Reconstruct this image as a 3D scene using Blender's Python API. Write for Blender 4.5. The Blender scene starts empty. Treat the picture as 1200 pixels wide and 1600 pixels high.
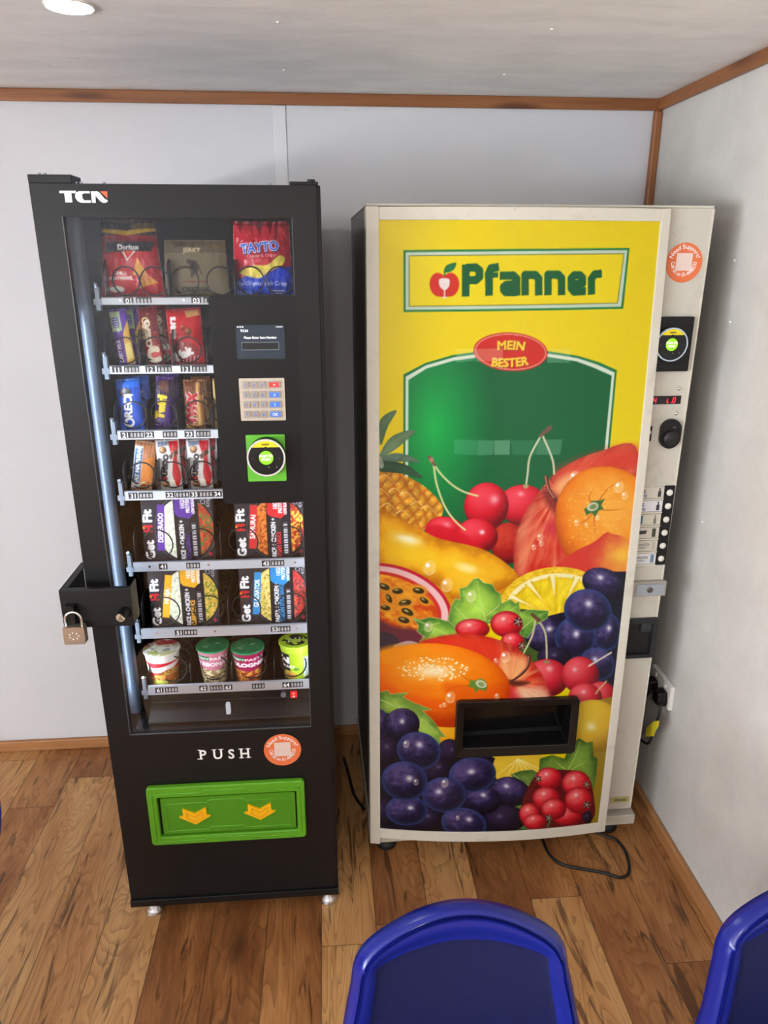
import bpy, math, random
import numpy as np
from mathutils import Vector, Matrix

random.seed(4)
SC = bpy.context.scene
COL = SC.collection

# ------------------------------------------------------------------ camera
CAM_H = 1.72
F_PX = 1150.0
PITCH = math.atan(393 / 1150.0)
YAW = math.atan(95 / 1213.0)
cF = np.array([math.sin(YAW) * math.cos(PITCH), math.cos(YAW) * math.cos(PITCH), -math.sin(PITCH)])
cR = np.array([math.cos(YAW), -math.sin(YAW), 0.0])
cU = np.cross(cR, cF)
cam_data = bpy.data.cameras.new('camera')
cam = bpy.data.objects.new('camera', cam_data)
COL.objects.link(cam)
cam_data.sensor_fit = 'VERTICAL'
cam_data.sensor_height = 36.0
cam_data.sensor_width = 27.0
cam_data.lens = 36.0 * F_PX / 1600.0
cam_data.clip_start = 0.02
cam.matrix_world = Matrix(((cR[0], cU[0], -cF[0], 0), (cR[1], cU[1], -cF[1], 0), (cR[2], cU[2], -cF[2], CAM_H), (0, 0, 0, 1)))
SC.camera = cam

# ------------------------------------------------------------------ exposure, world, lights
SC.view_settings.view_transform = 'Standard'
SC.view_settings.look = 'None'
SC.view_settings.gamma = 1.0
SC.view_settings.exposure = 0.44
SC.view_settings.use_curve_mapping = False

world = bpy.data.worlds.new('world')
SC.world = world
world.use_nodes = True
wn = world.node_tree
bg = wn.nodes['Background']
bg.inputs['Color'].default_value = (0.75, 0.87, 1.0, 1)
bg.inputs['Strength'].default_value = 2.2

LEFT_X, REAR_Y, RIGHT_X, BACK_Y, CEIL_Z = -3.0, -2.7, 1.02, 2.405, 2.175


def area(name, loc, direction, sx, sy, power, color):
    d = bpy.data.lights.new(name, 'AREA')
    d.shape = 'RECTANGLE'
    d.size, d.size_y = sx, sy
    d.energy = power
    d.color = color
    o = bpy.data.objects.new(name, d)
    COL.objects.link(o)
    o.location = loc
    o.rotation_euler = Vector(direction).to_track_quat('-Z', 'Y').to_euler()
    return o


# daylight entering by the windows of the left and the rear wall
WIN_REAR = [(-2.42, -1.98, 0.95, 1.85)]     # x0,x1,z0,z1
WIN_LEFT = [(-2.45, -1.25, 0.95, 1.85), (-0.95, 0.25, 0.95, 1.85)]                                  # y0,y1,z0,z1
for (a, b, c, d) in WIN_REAR:
    area('daylight', ((a + b) / 2, REAR_Y - 0.22, (c + d) / 2), (0.25, 1, 0.2), 0.5, 1.0, 36, (1.0, 0.97, 0.93))
for (a, b, c, d), power in zip(WIN_LEFT, (190, 125)):
    area('daylight', (LEFT_X - 0.22, (a + b) / 2, (c + d) / 2), (1, 0.2, 1.0), 1.3, 1.0, power, (0.89, 0.94, 1.0))
# two unseen fill lights added under the ceiling, behind and beside the camera
for (x, y) in ((-0.1, -0.75), (-1.2, -1.2)):
    lamp = area('fill_light', (x, y, CEIL_Z - 0.012), (0, 0, -1), 0.10, 0.10, 12, (1.0, 0.94, 0.86))
    lamp.data.shape = 'DISK'

# ------------------------------------------------------------------ measuring the photograph
def ray(px, py):
    return cF + cR * (px - 600) / F_PX + cU * (800 - py) / F_PX


def at(px, py, x=None, y=None, z=None):
    """the place in the room where a sight line of the photograph meets a plane x=, y= or z="""
    r = ray(px, py)
    t = (y / r[1]) if y is not None else ((x / r[0]) if x is not None else ((z - CAM_H) / r[2]))
    p = np.array([0, 0, CAM_H]) + r * t
    return float(p[0]), float(p[1]), float(p[2])


# ------------------------------------------------------------------ materials
def lin(c):
    c = np.asarray(c, float) / 255.0
    return np.where(c <= 0.04045, c / 12.92, ((c + 0.055) / 1.055) ** 2.4)


MATS = {}


def mat(name, rgb, rough=0.5, metal=0.0, coat=0.0, emit=0.0, spec=0.5, bump=0.0, bump_scale=200, vary=0.0, vary_scale=8, emit_rgb=None):
    if name in MATS:
        return MATS[name]
    m = bpy.data.materials.new(name)
    m.use_nodes = True
    nt = m.node_tree
    b = nt.nodes['Principled BSDF']
    c = lin(rgb)
    b.inputs['Base Color'].default_value = (*c, 1)
    b.inputs['Roughness'].default_value = rough
    b.inputs['Metallic'].default_value = metal
    b.inputs['Coat Weight'].default_value = coat
    b.inputs['Coat Roughness'].default_value = 0.05
    b.inputs['Specular IOR Level'].default_value = spec
    if emit:
        b.inputs['Emission Color'].default_value = (*(lin(emit_rgb) if emit_rgb else c), 1)
        b.inputs['Emission Strength'].default_value = emit
    tc = nt.nodes.new('ShaderNodeTexCoord')
    if vary:
        n = nt.nodes.new('ShaderNodeTexNoise')
        n.inputs['Scale'].default_value = vary_scale
        n.inputs['Detail'].default_value = 6
        nt.links.new(tc.outputs['Object'], n.inputs['Vector'])
        mx = nt.nodes.new('ShaderNodeMix')
        mx.data_type = 'RGBA'
        mx.inputs[6].default_value = (*(c * (1 - vary)), 1)
        mx.inputs[7].default_value = (*np.minimum(c * (1 + vary), 1), 1)
        mr = nt.nodes.new('ShaderNodeMapRange')
        mr.inputs[1].default_value = 0.3
        mr.inputs[2].default_value = 0.7
        nt.links.new(n.outputs['Fac'], mr.inputs[0])
        nt.links.new(mr.outputs[0], mx.inputs[0])
        nt.links.new(mx.outputs[2], b.inputs['Base Color'])
    if bump:
        n = nt.nodes.new('ShaderNodeTexNoise')
        n.inputs['Scale'].default_value = bump_scale
        n.inputs['Detail'].default_value = 3
        nt.links.new(tc.outputs['Object'], n.inputs['Vector'])
        bp = nt.nodes.new('ShaderNodeBump')
        bp.inputs['Strength'].default_value = bump
        bp.inputs['Distance'].default_value = 0.002
        nt.links.new(n.outputs['Fac'], bp.inputs['Height'])
        nt.links.new(bp.outputs['Normal'], b.inputs['Normal'])
    MATS[name] = m
    return m


def print_mat(name, rough=0.35, coat=0.0, metal=0.0):
    """printed surface: colours come from the 'ink' attribute of its own mesh"""
    m = bpy.data.materials.new(name)
    m.use_nodes = True
    nt = m.node_tree
    b = nt.nodes['Principled BSDF']
    a = nt.nodes.new('ShaderNodeAttribute')
    a.attribute_name = 'ink'
    nt.links.new(a.outputs['Color'], b.inputs['Base Color'])
    b.inputs['Roughness'].default_value = rough
    b.inputs['Coat Weight'].default_value = coat
    b.inputs['Specular IOR Level'].default_value = 0.3
    b.inputs['Coat Roughness'].default_value = 0.06
    b.inputs['Metallic'].default_value = metal
    return m


def glass_mat(name, refl=1.0, tint=(1, 1, 1)):
    m = bpy.data.materials.new(name)
    m.use_nodes = True
    nt = m.node_tree
    nt.nodes.remove(nt.nodes['Principled BSDF'])
    out = nt.nodes['Material Output']
    tr = nt.nodes.new('ShaderNodeBsdfTransparent')
    tr.inputs['Color'].default_value = (*tint, 1)
    gl = nt.nodes.new('ShaderNodeBsdfGlossy')
    gl.inputs['Roughness'].default_value = 0.01
    fr = nt.nodes.new('ShaderNodeFresnel')
    fr.inputs['IOR'].default_value = 1.5
    mu = nt.nodes.new('ShaderNodeMath')
    mu.operation = 'MULTIPLY'
    mu.inputs[1].default_value = refl
    nt.links.new(fr.outputs[0], mu.inputs[0])
    mx = nt.nodes.new('ShaderNodeMixShader')
    nt.links.new(mu.outputs[0], mx.inputs[0])
    nt.links.new(tr.outputs[0], mx.inputs[1])
    nt.links.new(gl.outputs[0], mx.inputs[2])
    nt.links.new(mx.outputs[0], out.inputs['Surface'])
    return m


def NODES(name):
    m = bpy.data.materials.new(name)
    m.use_nodes = True
    nt = m.node_tree
    return m, nt, nt.nodes['Principled BSDF']


def nmath(nt, op, a, b=None, c=None):
    n = nt.nodes.new('ShaderNodeMath')
    n.operation = op
    for i, v in enumerate((a, b, c)):
        if v is None:
            continue
        if isinstance(v, (int, float)):
            n.inputs[i].default_value = v
        else:
            nt.links.new(v, n.inputs[i])
    return n.outputs[0]


def ramp(nt, fac, stops):
    r = nt.nodes.new('ShaderNodeValToRGB')
    el = r.color_ramp.elements
    while len(el) < len(stops):
        el.new(0.5)
    for e, (p, c) in zip(el, stops):
        e.position = p
        e.color = (*lin(c), 1)
    nt.links.new(fac, r.inputs[0])
    return r.outputs[0]


def noise(nt, vec, scale, detail=4, rough=0.5, dist=0.0):
    n = nt.nodes.new('ShaderNodeTexNoise')
    n.inputs['Scale'].default_value = scale
    n.inputs['Detail'].default_value = detail
    n.inputs['Roughness'].default_value = rough
    n.inputs['Distortion'].default_value = dist
    nt.links.new(vec, n.inputs['Vector'])
    return n.outputs['Fac']


def vec(nt, x, y, z):
    n = nt.nodes.new('ShaderNodeCombineXYZ')
    for i, v in enumerate((x, y, z)):
        if isinstance(v, (int, float)):
            n.inputs[i].default_value = v
        else:
            nt.links.new(v, n.inputs[i])
    return n.outputs[0]


def mixc(nt, fac, a, b, mode='MIX'):
    n = nt.nodes.new('ShaderNodeMix')
    n.data_type = 'RGBA'
    n.blend_type = mode
    for i, v in ((0, fac), (6, a), (7, b)):
        if isinstance(v, (int, float)):
            n.inputs[i].default_value = v
        elif isinstance(v, tuple):
            n.inputs[i].default_value = (*lin(v), 1)
        else:
            nt.links.new(v, n.inputs[i])
    return n.outputs[2]


def floor_material():
    m, nt, b = NODES('plank_vinyl')
    tc = nt.nodes.new('ShaderNodeTexCoord')
    sp = nt.nodes.new('ShaderNodeSeparateXYZ')
    nt.links.new(tc.outputs['Object'], sp.inputs[0])
    x, y = sp.outputs[0], sp.outputs[1]
    W, L = 0.148, 0.92
    col = nmath(nt, 'FLOOR', nmath(nt, 'DIVIDE', nmath(nt, 'ADD', x, 20.03), W))
    fx = nmath(nt, 'FRACT', nmath(nt, 'DIVIDE', nmath(nt, 'ADD', x, 20.03), W))
    wn1 = nt.nodes.new('ShaderNodeTexWhiteNoise')
    wn1.noise_dimensions = '1D'
    nt.links.new(col, wn1.inputs['W'])
    yo = nmath(nt, 'DIVIDE', nmath(nt, 'ADD', nmath(nt, 'ADD', y, 20.0), nmath(nt, 'MULTIPLY', wn1.outputs['Value'], 3.1)), L)
    row, fy = nmath(nt, 'FLOOR', yo), nmath(nt, 'FRACT', yo)
    wn2 = nt.nodes.new('ShaderNodeTexWhiteNoise')
    wn2.noise_dimensions = '2D'
    nt.links.new(vec(nt, col, row, 0), wn2.inputs['Vector'])
    rnd = wn2.outputs['Value']
    shift = nmath(nt, 'MULTIPLY', rnd, 37.0)
    # cathedral figure: contour lines of a stretched noise field
    gv = vec(nt, nmath(nt, 'ADD', nmath(nt, 'MULTIPLY', x, 7.5), shift), nmath(nt, 'ADD', nmath(nt, 'MULTIPLY', y, 1.55), shift), shift)
    field = noise(nt, gv, 1.0, 2.5, 0.5, 0.6)
    rings = nmath(nt, 'FRACT', nmath(nt, 'MULTIPLY', field, 24.0))
    line = nmath(nt, 'POWER', rings, 2.6)
    fine = noise(nt, vec(nt, nmath(nt, 'MULTIPLY', x, 150.0), nmath(nt, 'MULTIPLY', y, 7.0), shift), 1.0, 5, 0.65)
    blotch = noise(nt, gv, 1.7, 4, 0.6)
    tone = nmath(nt, 'ADD', nmath(nt, 'MULTIPLY', rnd, 0.34), nmath(nt, 'MULTIPLY', blotch, 0.66))
    base = ramp(nt, tone, [(0.25, (118, 72, 38)), (0.42, (160, 106, 60)), (0.56, (192, 138, 84)), (0.75, (212, 164, 108))])
    base = mixc(nt, nmath(nt, 'MULTIPLY', line, 0.44), base, (88, 50, 24))
    base = mixc(nt, nmath(nt, 'MULTIPLY', nmath(nt, 'SMOOTH_MIN', fine, 1.0, 0.01), 0.34), base, (84, 50, 26))
    # dark short cracks and knots
    cr = noise(nt, vec(nt, nmath(nt, 'ADD', nmath(nt, 'MULTIPLY', x, 34.0), shift), nmath(nt, 'MULTIPLY', y, 3.6), shift), 1.0, 3, 0.55, 1.2)
    crm = nt.nodes.new('ShaderNodeMapRange')
    crm.inputs[1].default_value = 0.595
    crm.inputs[2].default_value = 0.67
    nt.links.new(cr, crm.inputs[0])
    base = mixc(nt, nmath(nt, 'MULTIPLY', crm.outputs[0], 0.72), base, (56, 32, 18))
    vo = nt.nodes.new('ShaderNodeTexVoronoi')
    vo.inputs['Scale'].default_value = 1.0
    nt.links.new(vec(nt, nmath(nt, 'ADD', nmath(nt, 'MULTIPLY', x, 5.0), shift), nmath(nt, 'MULTIPLY', y, 2.2), shift), vo.inputs['Vector'])
    kn = nt.nodes.new('ShaderNodeMapRange')
    kn.inputs[1].default_value = 0.17
    kn.inputs[2].default_value = 0.04
    nt.links.new(vo.outputs['Distance'], kn.inputs[0])
    base = mixc(nt, nmath(nt, 'MULTIPLY', kn.outputs[0], 0.75), base, (70, 40, 22))
    # joints
    ex = nmath(nt, 'LESS_THAN', nmath(nt, 'ABSOLUTE', nmath(nt, 'SUBTRACT', fx, 0.5)), 0.491)
    ey = nmath(nt, 'LESS_THAN', nmath(nt, 'ABSOLUTE', nmath(nt, 'SUBTRACT', fy, 0.5)), 0.4988)
    joint = nmath(nt, 'SUBTRACT', 1.0, nmath(nt, 'MULTIPLY', ex, ey))
    base = mixc(nt, nmath(nt, 'MULTIPLY', joint, 0.7), base, (60, 36, 20))
    nt.links.new(base, b.inputs['Base Color'])
    b.inputs['Roughness'].default_value = 0.42
    b.inputs['Specular IOR Level'].default_value = 0.35
    bp = nt.nodes.new('ShaderNodeBump')
    bp.inputs['Strength'].default_value = 0.12
    bp.inputs['Distance'].default_value = 0.002
    nt.links.new(fine, bp.inputs['Height'])
    nt.links.new(bp.outputs['Normal'], b.inputs['Normal'])
    return m


def pine_material(name, axis, rgb_a, rgb_b):
    """varnished pine with long grain along one axis and a few dark knots"""
    m, nt, b = NODES(name)
    tc = nt.nodes.new('ShaderNodeTexCoord')
    sp = nt.nodes.new('ShaderNodeSeparateXYZ')
    nt.links.new(tc.outputs['Object'], sp.inputs[0])
    sc = [60.0, 60.0, 60.0]
    sc[axis] = 2.0
    g = noise(nt, vec(nt, *[nmath(nt, 'MULTIPLY', sp.outputs[i], sc[i]) for i in range(3)]), 1.0, 4, 0.6, 0.5)
    base = ramp(nt, g, [(0.3, rgb_a), (0.7, rgb_b)])
    sk = [14.0, 14.0, 14.0]
    sk[axis] = 2.4
    vo = nt.nodes.new('ShaderNodeTexVoronoi')
    vo.inputs['Scale'].default_value = 1.0
    nt.links.new(vec(nt, *[nmath(nt, 'ADD', nmath(nt, 'MULTIPLY', sp.outputs[i], sk[i]), 0.37) for i in range(3)]), vo.inputs['Vector'])
    kn = nt.nodes.new('ShaderNodeMapRange')
    kn.inputs[1].default_value = 0.22
    kn.inputs[2].default_value = 0.08
    nt.links.new(vo.outputs['Distance'], kn.inputs[0])
    base = mixc(nt, nmath(nt, 'MULTIPLY', kn.outputs[0], 0.75), base, (70, 32, 16))
    nt.links.new(base, b.inputs['Base Color'])
    b.inputs['Roughness'].default_value = 0.4
    return m


def wallpaper_material(name, rgb_a, rgb_b, scale, contrast=0.5, stretch=(1, 1, 1), bump=0.25):
    """cream board with a faint mottled emboss"""
    m, nt, b = NODES(name)
    tc = nt.nodes.new('ShaderNodeTexCoord')
    mp = nt.nodes.new('ShaderNodeMapping')
    mp.inputs['Scale'].default_value = stretch
    nt.links.new(tc.outputs['Object'], mp.inputs['Vector'])
    n1 = noise(nt, mp.outputs[0], scale, 5, 0.55, 0.4)
    n2 = noise(nt, mp.outputs[0], scale * 11, 3, 0.6)
    f = nmath(nt, 'ADD', nmath(nt, 'MULTIPLY', n1, 0.75), nmath(nt, 'MULTIPLY', n2, 0.25))
    base = ramp(nt, f, [(0.5 - contrast * 0.28, rgb_a), (0.5 + contrast * 0.28, rgb_b)])
    nt.links.new(base, b.inputs['Base Color'])
    b.inputs['Roughness'].default_value = 0.7
    b.inputs['Specular IOR Level'].default_value = 0.25
    bp = nt.nodes.new('ShaderNodeBump')
    bp.inputs['Strength'].default_value = bump
    bp.inputs['Distance'].default_value = 0.0015
    nt.links.new(n2, bp.inputs['Height'])
    nt.links.new(bp.outputs['Normal'], b.inputs['Normal'])
    return m


def scuffed_paint(name, rgb, dirt):
    """old cream sheet-metal paint with grey rub marks and a few chips"""
    m, nt, b = NODES(name)
    tc = nt.nodes.new('ShaderNodeTexCoord')
    n1 = noise(nt, tc.outputs['Object'], 9.0, 7, 0.68, 0.3)
    r1 = nt.nodes.new('ShaderNodeMapRange')
    r1.inputs[1].default_value = 0.55
    r1.inputs[2].default_value = 0.78
    nt.links.new(n1, r1.inputs[0])
    base = mixc(nt, nmath(nt, 'MULTIPLY', r1.outputs[0], 0.6), rgb, dirt)
    n2 = noise(nt, tc.outputs['Object'], 46.0, 4, 0.6)
    r2 = nt.nodes.new('ShaderNodeMapRange')
    r2.inputs[1].default_value = 0.745
    r2.inputs[2].default_value = 0.76
    nt.links.new(n2, r2.inputs[0])
    base = mixc(nt, r2.outputs[0], base, (70, 55, 42))
    nt.links.new(base, b.inputs['Base Color'])
    b.inputs['Roughness'].default_value = 0.45
    return m


FLOOR_M = floor_material()
PINE_X = pine_material('pine_trim_x', 0, (126, 76, 40), (158, 102, 60))
PINE_Y = pine_material('pine_trim_y', 1, (126, 76, 40), (158, 102, 60))
PINE_Z = pine_material('pine_trim_z', 2, (126, 76, 40), (158, 102, 60))
OAK_X = pine_material('oak_skirting_x', 0, (160, 108, 64), (180, 130, 84))
OAK_Y = pine_material('oak_skirting_y', 1, (160, 108, 64), (180, 130, 84))
WALL_BACK_M = wallpaper_material('wall_board', (208, 209, 213), (215, 216, 219), 3.0, 0.9, bump=0.1)
WALL_RIGHT_M = wallpaper_material('wall_vinyl_mottled', (192, 189, 183), (208, 205, 199), 7.0, 0.75, bump=0.3)
CEIL_M = wallpaper_material('ceiling_vinyl_mottled', (230, 229, 228), (246, 245, 244), 5.0, 0.55, (1.0, 2.6, 1), bump=0.3)

BLACK = mat('black_powder_coat', (17, 17, 18), 0.42, spec=0.3, bump=0.06, bump_scale=900)
BLACK_IN = mat('black_interior_steel', (9, 9, 11), 0.5, spec=0.25)
BLACK_PL = mat('black_plastic', (13, 13, 14), 0.35, spec=0.35)
BLACK_GL = mat('black_gloss_panel', (13, 13, 14), 0.35, spec=0.3)
GREYSTEEL = mat('grey_coated_steel', (58, 68, 80), 0.4, 0.2)
ALU = mat('anodised_aluminium', (176, 183, 192), 0.3, 0.7)
CHROME = mat('chrome', (215, 215, 215), 0.15, 1.0)
ZINC = mat('zinc_bracket', (140, 150, 160), 0.35, 0.8)
WIRE = mat('black_wire', (18, 18, 19), 0.3, 0.3)
WHITE = mat('white_ink', (238, 238, 236), 0.5)
GREEN_PL = mat('green_plastic', (88, 158, 28), 0.38)
GREEN_DK = mat('green_plastic_flap', (74, 140, 22), 0.4)
YELLOW_PL = mat('yellow_plastic', (246, 184, 16), 0.4)
ORANGE_ST = mat('orange_sticker', (222, 112, 66), 0.5)
CREAM = scuffed_paint('cream_scuffed_paint', (208, 203, 188), (150, 144, 130))
CREAM_COL = scuffed_paint('cream_column_paint', (196, 191, 178), (132, 126, 114))
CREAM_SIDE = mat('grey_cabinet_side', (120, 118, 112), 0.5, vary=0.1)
BLUE = mat('blue_polypropylene_rim', (20, 30, 118), 0.25, spec=0.5)
BLUE_TX = mat('blue_polypropylene_textured', (9, 14, 60), 0.5, spec=0.3, bump=0.5, bump_scale=500)
WHITE_PL = mat('white_plastic', (228, 226, 220), 0.35)
GLASS = glass_mat('clear_glass', 0.5)
GLASS_W = glass_mat('window_glass', 1.0)
PRINT_ART = print_mat('glossy_print_sheet', 0.3, 0.12)
PRINT_FOIL = print_mat('printed_foil', 0.28, 0.35)
PRINT_CARD = print_mat('printed_card', 0.45, 0.1)


# ------------------------------------------------------------------ object helpers
def tag(o, label=None, cat=None, group=None, kind=None):
    if label: o['label'] = label
    if cat: o['category'] = cat
    if group: o['group'] = group
    if kind: o['kind'] = kind
    return o


def empty(name, loc, label, cat, group=None, rz=0.0):
    o = bpy.data.objects.new(name, None)
    o.empty_display_size = 0.05
    COL.objects.link(o)
    o.location = loc
    o.rotation_euler = (0, 0, rz)
    o['org'] = tuple(loc) if rz == 0 else (0.0, 0.0, 0.0)
    return tag(o, label, cat, group)


def org_of(p):
    while p is not None:
        if 'org' in p:
            return np.array(p['org'][:], float)
        p = p.parent
    return np.zeros(3)


_FONT = {}


def font_tris(s, bold=0.0):
    k = (s, bold)
    if k in _FONT:
        return _FONT[k]
    cu = bpy.data.curves.new('glyphs', 'FONT')
    cu.body = s
    cu.size = 1.0
    cu.offset = bold
    cu.resolution_u = 3
    o = bpy.data.objects.new('glyphs', cu)
    COL.objects.link(o)
    dg = bpy.context.evaluated_depsgraph_get()
    me = o.evaluated_get(dg).to_mesh()
    me.calc_loop_triangles()
    co = np.array([v.co[:2] for v in me.vertices], float) if len(me.vertices) else np.zeros((0, 2))
    tr = np.array([t.vertices[:] for t in me.loop_triangles], int)
    co = co / 0.73                                   # cap height becomes 1
    o.evaluated_get(dg).to_mesh_clear()
    bpy.data.objects.remove(o)
    bpy.data.curves.remove(cu)
    w = (co[:, 0].max(), co[:, 0].min()) if len(co) else (0, 0)
    _FONT[k] = (co, tr, w[1], w[0])
    return _FONT[k]


class MB:
    """collects the faces of ONE mesh object"""

    def __init__(s):
        s.v, s.f, s.m, s.sm = [], [], [], []

    def add(s, verts, faces, m=0, smooth=False):
        o = len(s.v)
        s.v.extend([tuple(map(float, p)) for p in verts])
        for f in faces:
            s.f.append([i + o for i in f])
            s.m.append(m)
            s.sm.append(smooth)
        return s

    def box(s, x0, x1, y0, y1, z0, z1, m=0):
        v = [(x, y, z) for x in (x0, x1) for y in (y0, y1) for z in (z0, z1)]
        return s.add(v, [(0, 1, 3, 2), (4, 6, 7, 5), (0, 4, 5, 1), (2, 3, 7, 6), (0, 2, 6, 4), (1, 5, 7, 3)], m)

    def prism(s, pts, y0, y1, m=0, yf=None, smooth=False):
        """outline in x,z pushed from y0 (front) to y1"""
        n = len(pts)
        v = [(x, y0, z) for x, z in pts] + [(x, y1, z) for x, z in pts]
        f = [list(range(n)), list(range(2 * n - 1, n - 1, -1))]
        s.add(v, f, m)
        return s.add(v, [(i, (i + 1) % n, n + (i + 1) % n, n + i) for i in range(n)], m, smooth)

    def ring(s, outer, inner, y0, y1, m=0):
        n = len(outer)
        v = [(x, y0, z) for x, z in outer] + [(x, y0, z) for x, z in inner] + [(x, y1, z) for x, z in outer] + [(x, y1, z) for x, z in inner]
        f = []
        for i in range(n):
            j = (i + 1) % n
            f += [(i, j, n + j, n + i), (2 * n + i, 3 * n + i, 3 * n + j, 2 * n + j), (i, 2 * n + i, 2 * n + j, j), (n + i, n + j, 3 * n + j, 3 * n + i)]
        return s.add(v, f, m)

    def flat(s, pts, y, m=0):
        return s.add([(x, y, z) for x, z in pts], [list(range(len(pts)))], m)

    def cyl(s, p0, p1, r0, r1=None, n=20, m=0, smooth=True):
        r1 = r0 if r1 is None else r1
        p0, p1 = Vector(p0), Vector(p1)
        d = (p1 - p0).normalized()
        a = d.orthogonal().normalized()
        b = d.cross(a)
        v = []
        for p, r in ((p0, r0), (p1, r1)):
            v += [p + (a * math.cos(t) + b * math.sin(t)) * r for t in [2 * math.pi * i / n for i in range(n)]]
        s.add(v, [(i, (i + 1) % n, n + (i + 1) % n, n + i) for i in range(n)], m, smooth)
        return s.add(v, [list(range(n - 1, -1, -1)), list(range(n, 2 * n))], m)

    def tube(s, pts, r, n=8, m=0, closed=False):
        P = [Vector(p) for p in pts]
        K = len(P)
        v, a = [], None
        for i in range(K):
            if closed:
                d = (P[(i + 1) % K] - P[i - 1]).normalized()
            else:
                d = (P[min(i + 1, K - 1)] - P[max(i - 1, 0)]).normalized()
            a = d.orthogonal().normalized() if a is None else (a - d * a.dot(d)).normalized()
            b = d.cross(a)
            rr = r[i] if hasattr(r, '__len__') else r
            v += [P[i] + (a * math.cos(t) + b * math.sin(t)) * rr for t in [2 * math.pi * k / n for k in range(n)]]
        f = [(i * n + k, i * n + (k + 1) % n, ((i + 1) % K) * n + (k + 1) % n, ((i + 1) % K) * n + k) for i in range(K if closed else K - 1) for k in range(n)]
        s.add(v, f, m, True)
        if not closed:
            s.add(v, [list(range(n - 1, -1, -1)), list(range((K - 1) * n, K * n))], m)
        return s

    def lathe(s, prof, c=(0, 0, 0), n=32, m=0, axis='z'):
        v = []
        for r, h in prof:
            for k in range(n):
                t = 2 * math.pi * k / n
                p = (r * math.cos(t), r * math.sin(t), h) if axis == 'z' else (r * math.cos(t), -h, r * math.sin(t))
                v.append((c[0] + p[0], c[1] + p[1], c[2] + p[2]))
        K = len(prof)
        f = [(i * n + k, i * n + (k + 1) % n, (i + 1) * n + (k + 1) % n, (i + 1) * n + k) for i in range(K - 1) for k in range(n)]
        s.add(v, f, m, True)
        s.add(v[:n], [list(range(n))], m)
        return s.add(v[-n:], [list(range(n))], m)

    def text(s, txt, o, h, m=0, u=(1, 0, 0), v=(0, 0, 1), bold=0.0, sx=1.0, align='c', arc=None, shear=0.0):
        """flat lettering; o = its anchor on the baseline, u/v = reading and up directions"""
        co, tr, x0, x1 = font_tris(txt, min(bold, 0.02))
        if not len(tr):
            return s
        co = co.copy()
        co[:, 0] -= {'c': (x0 + x1) / 2, 'l': x0, 'r': x1}[align]
        co[:, 0] += shear * co[:, 1]
        co = co * np.array([h * sx, h])
        o, u, v = np.array(o, float), np.array(u, float), np.array(v, float)
        if arc is not None:                       # bend along a circle of radius |arc| (+ over the top, - under the bottom)
            R = abs(arc)
            if arc > 0:
                t = math.pi / 2 - co[:, 0] / R
                rr = R + co[:, 1]
            else:
                t = -math.pi / 2 + co[:, 0] / R
                rr = R - co[:, 1]
            co = np.stack([rr * np.cos(t), rr * np.sin(t)], 1)
        P = o + co[:, :1] * u + co[:, 1:] * v
        return s.add(P, [tuple(t) for t in tr], m)

    def strokes(s, pts, w, y, m=0, fn=None):
        """broad pen stroke in the x,z plane"""
        for (ax, az), (bx, bz) in zip(pts[:-1], pts[1:]):
            d = math.hypot(bx - ax, bz - az) or 1
            nx, nz = -(bz - az) / d * w / 2, (bx - ax) / d * w / 2
            s.add([(ax + nx, y, az + nz), (bx + nx, y, bz + nz), (bx - nx, y, bz - nz), (ax - nx, y, az - nz)], [(0, 1, 2, 3)], m)
        return s

    def build(s, name, mats, parent=None, bevel=0.0, seg=2):
        org = org_of(parent)
        me = bpy.data.meshes.new(name)
        me.from_pydata([tuple(np.array(p) - org) for p in s.v], [], s.f)
        for mm in (mats if isinstance(mats, (list, tuple)) else [mats]):
            me.materials.append(mm)
        me.polygons.foreach_set('material_index', s.m)
        me.polygons.foreach_set('use_smooth', s.sm)
        me.update()
        o = bpy.data.objects.new(name, me)
        COL.objects.link(o)
        if parent is not None:
            o.parent = parent
        if bevel:
            b = o.modifiers.new('edge', 'BEVEL')
            b.width = bevel
            b.segments = seg
            b.limit_method = 'ANGLE'
            b.angle_limit = math.radians(40)
            b.harden_normals = False
        return o


def rr(x0, z0, x1, z1, r, n=5):
    """rounded rectangle, counter-clockwise"""
    out = []
    for cx, cz, a in ((x1 - r, z1 - r, 0), (x0 + r, z1 - r, 90), (x0 + r, z0 + r, 180), (x1 - r, z0 + r, 270)):
        out += [(cx + r * math.cos(math.radians(a + 90 * i / n)), cz + r * math.sin(math.radians(a + 90 * i / n))) for i in range(n + 1)]
    return out


def circ(x, z, r, n=32, rz=None):
    return [(x + r * math.cos(2 * math.pi * i / n), z + (rz or r) * math.sin(2 * math.pi * i / n)) for i in range(n)]


def spline(pts, n=6, closed=True):
    P = np.array(pts, float)
    out, K = [], len(P)
    for i in range(K if closed else K - 1):
        if closed:
            p0, p1, p2, p3 = P[i - 1], P[i], P[(i + 1) % K], P[(i + 2) % K]
        else:
            p0, p1, p2, p3 = P[max(i - 1, 0)], P[i], P[i + 1], P[min(i + 2, K - 1)]
        for k in range(n):
            t = k / n
            out.append(0.5 * (2 * p1 + (p2 - p0) * t + (2 * p0 - 5 * p1 + 4 * p2 - p3) * t * t + (3 * p1 - p0 - 3 * p2 + p3) * t ** 3))
    if not closed:
        out.append(P[-1])
    return [tuple(map(float, q)) for q in out]


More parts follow.
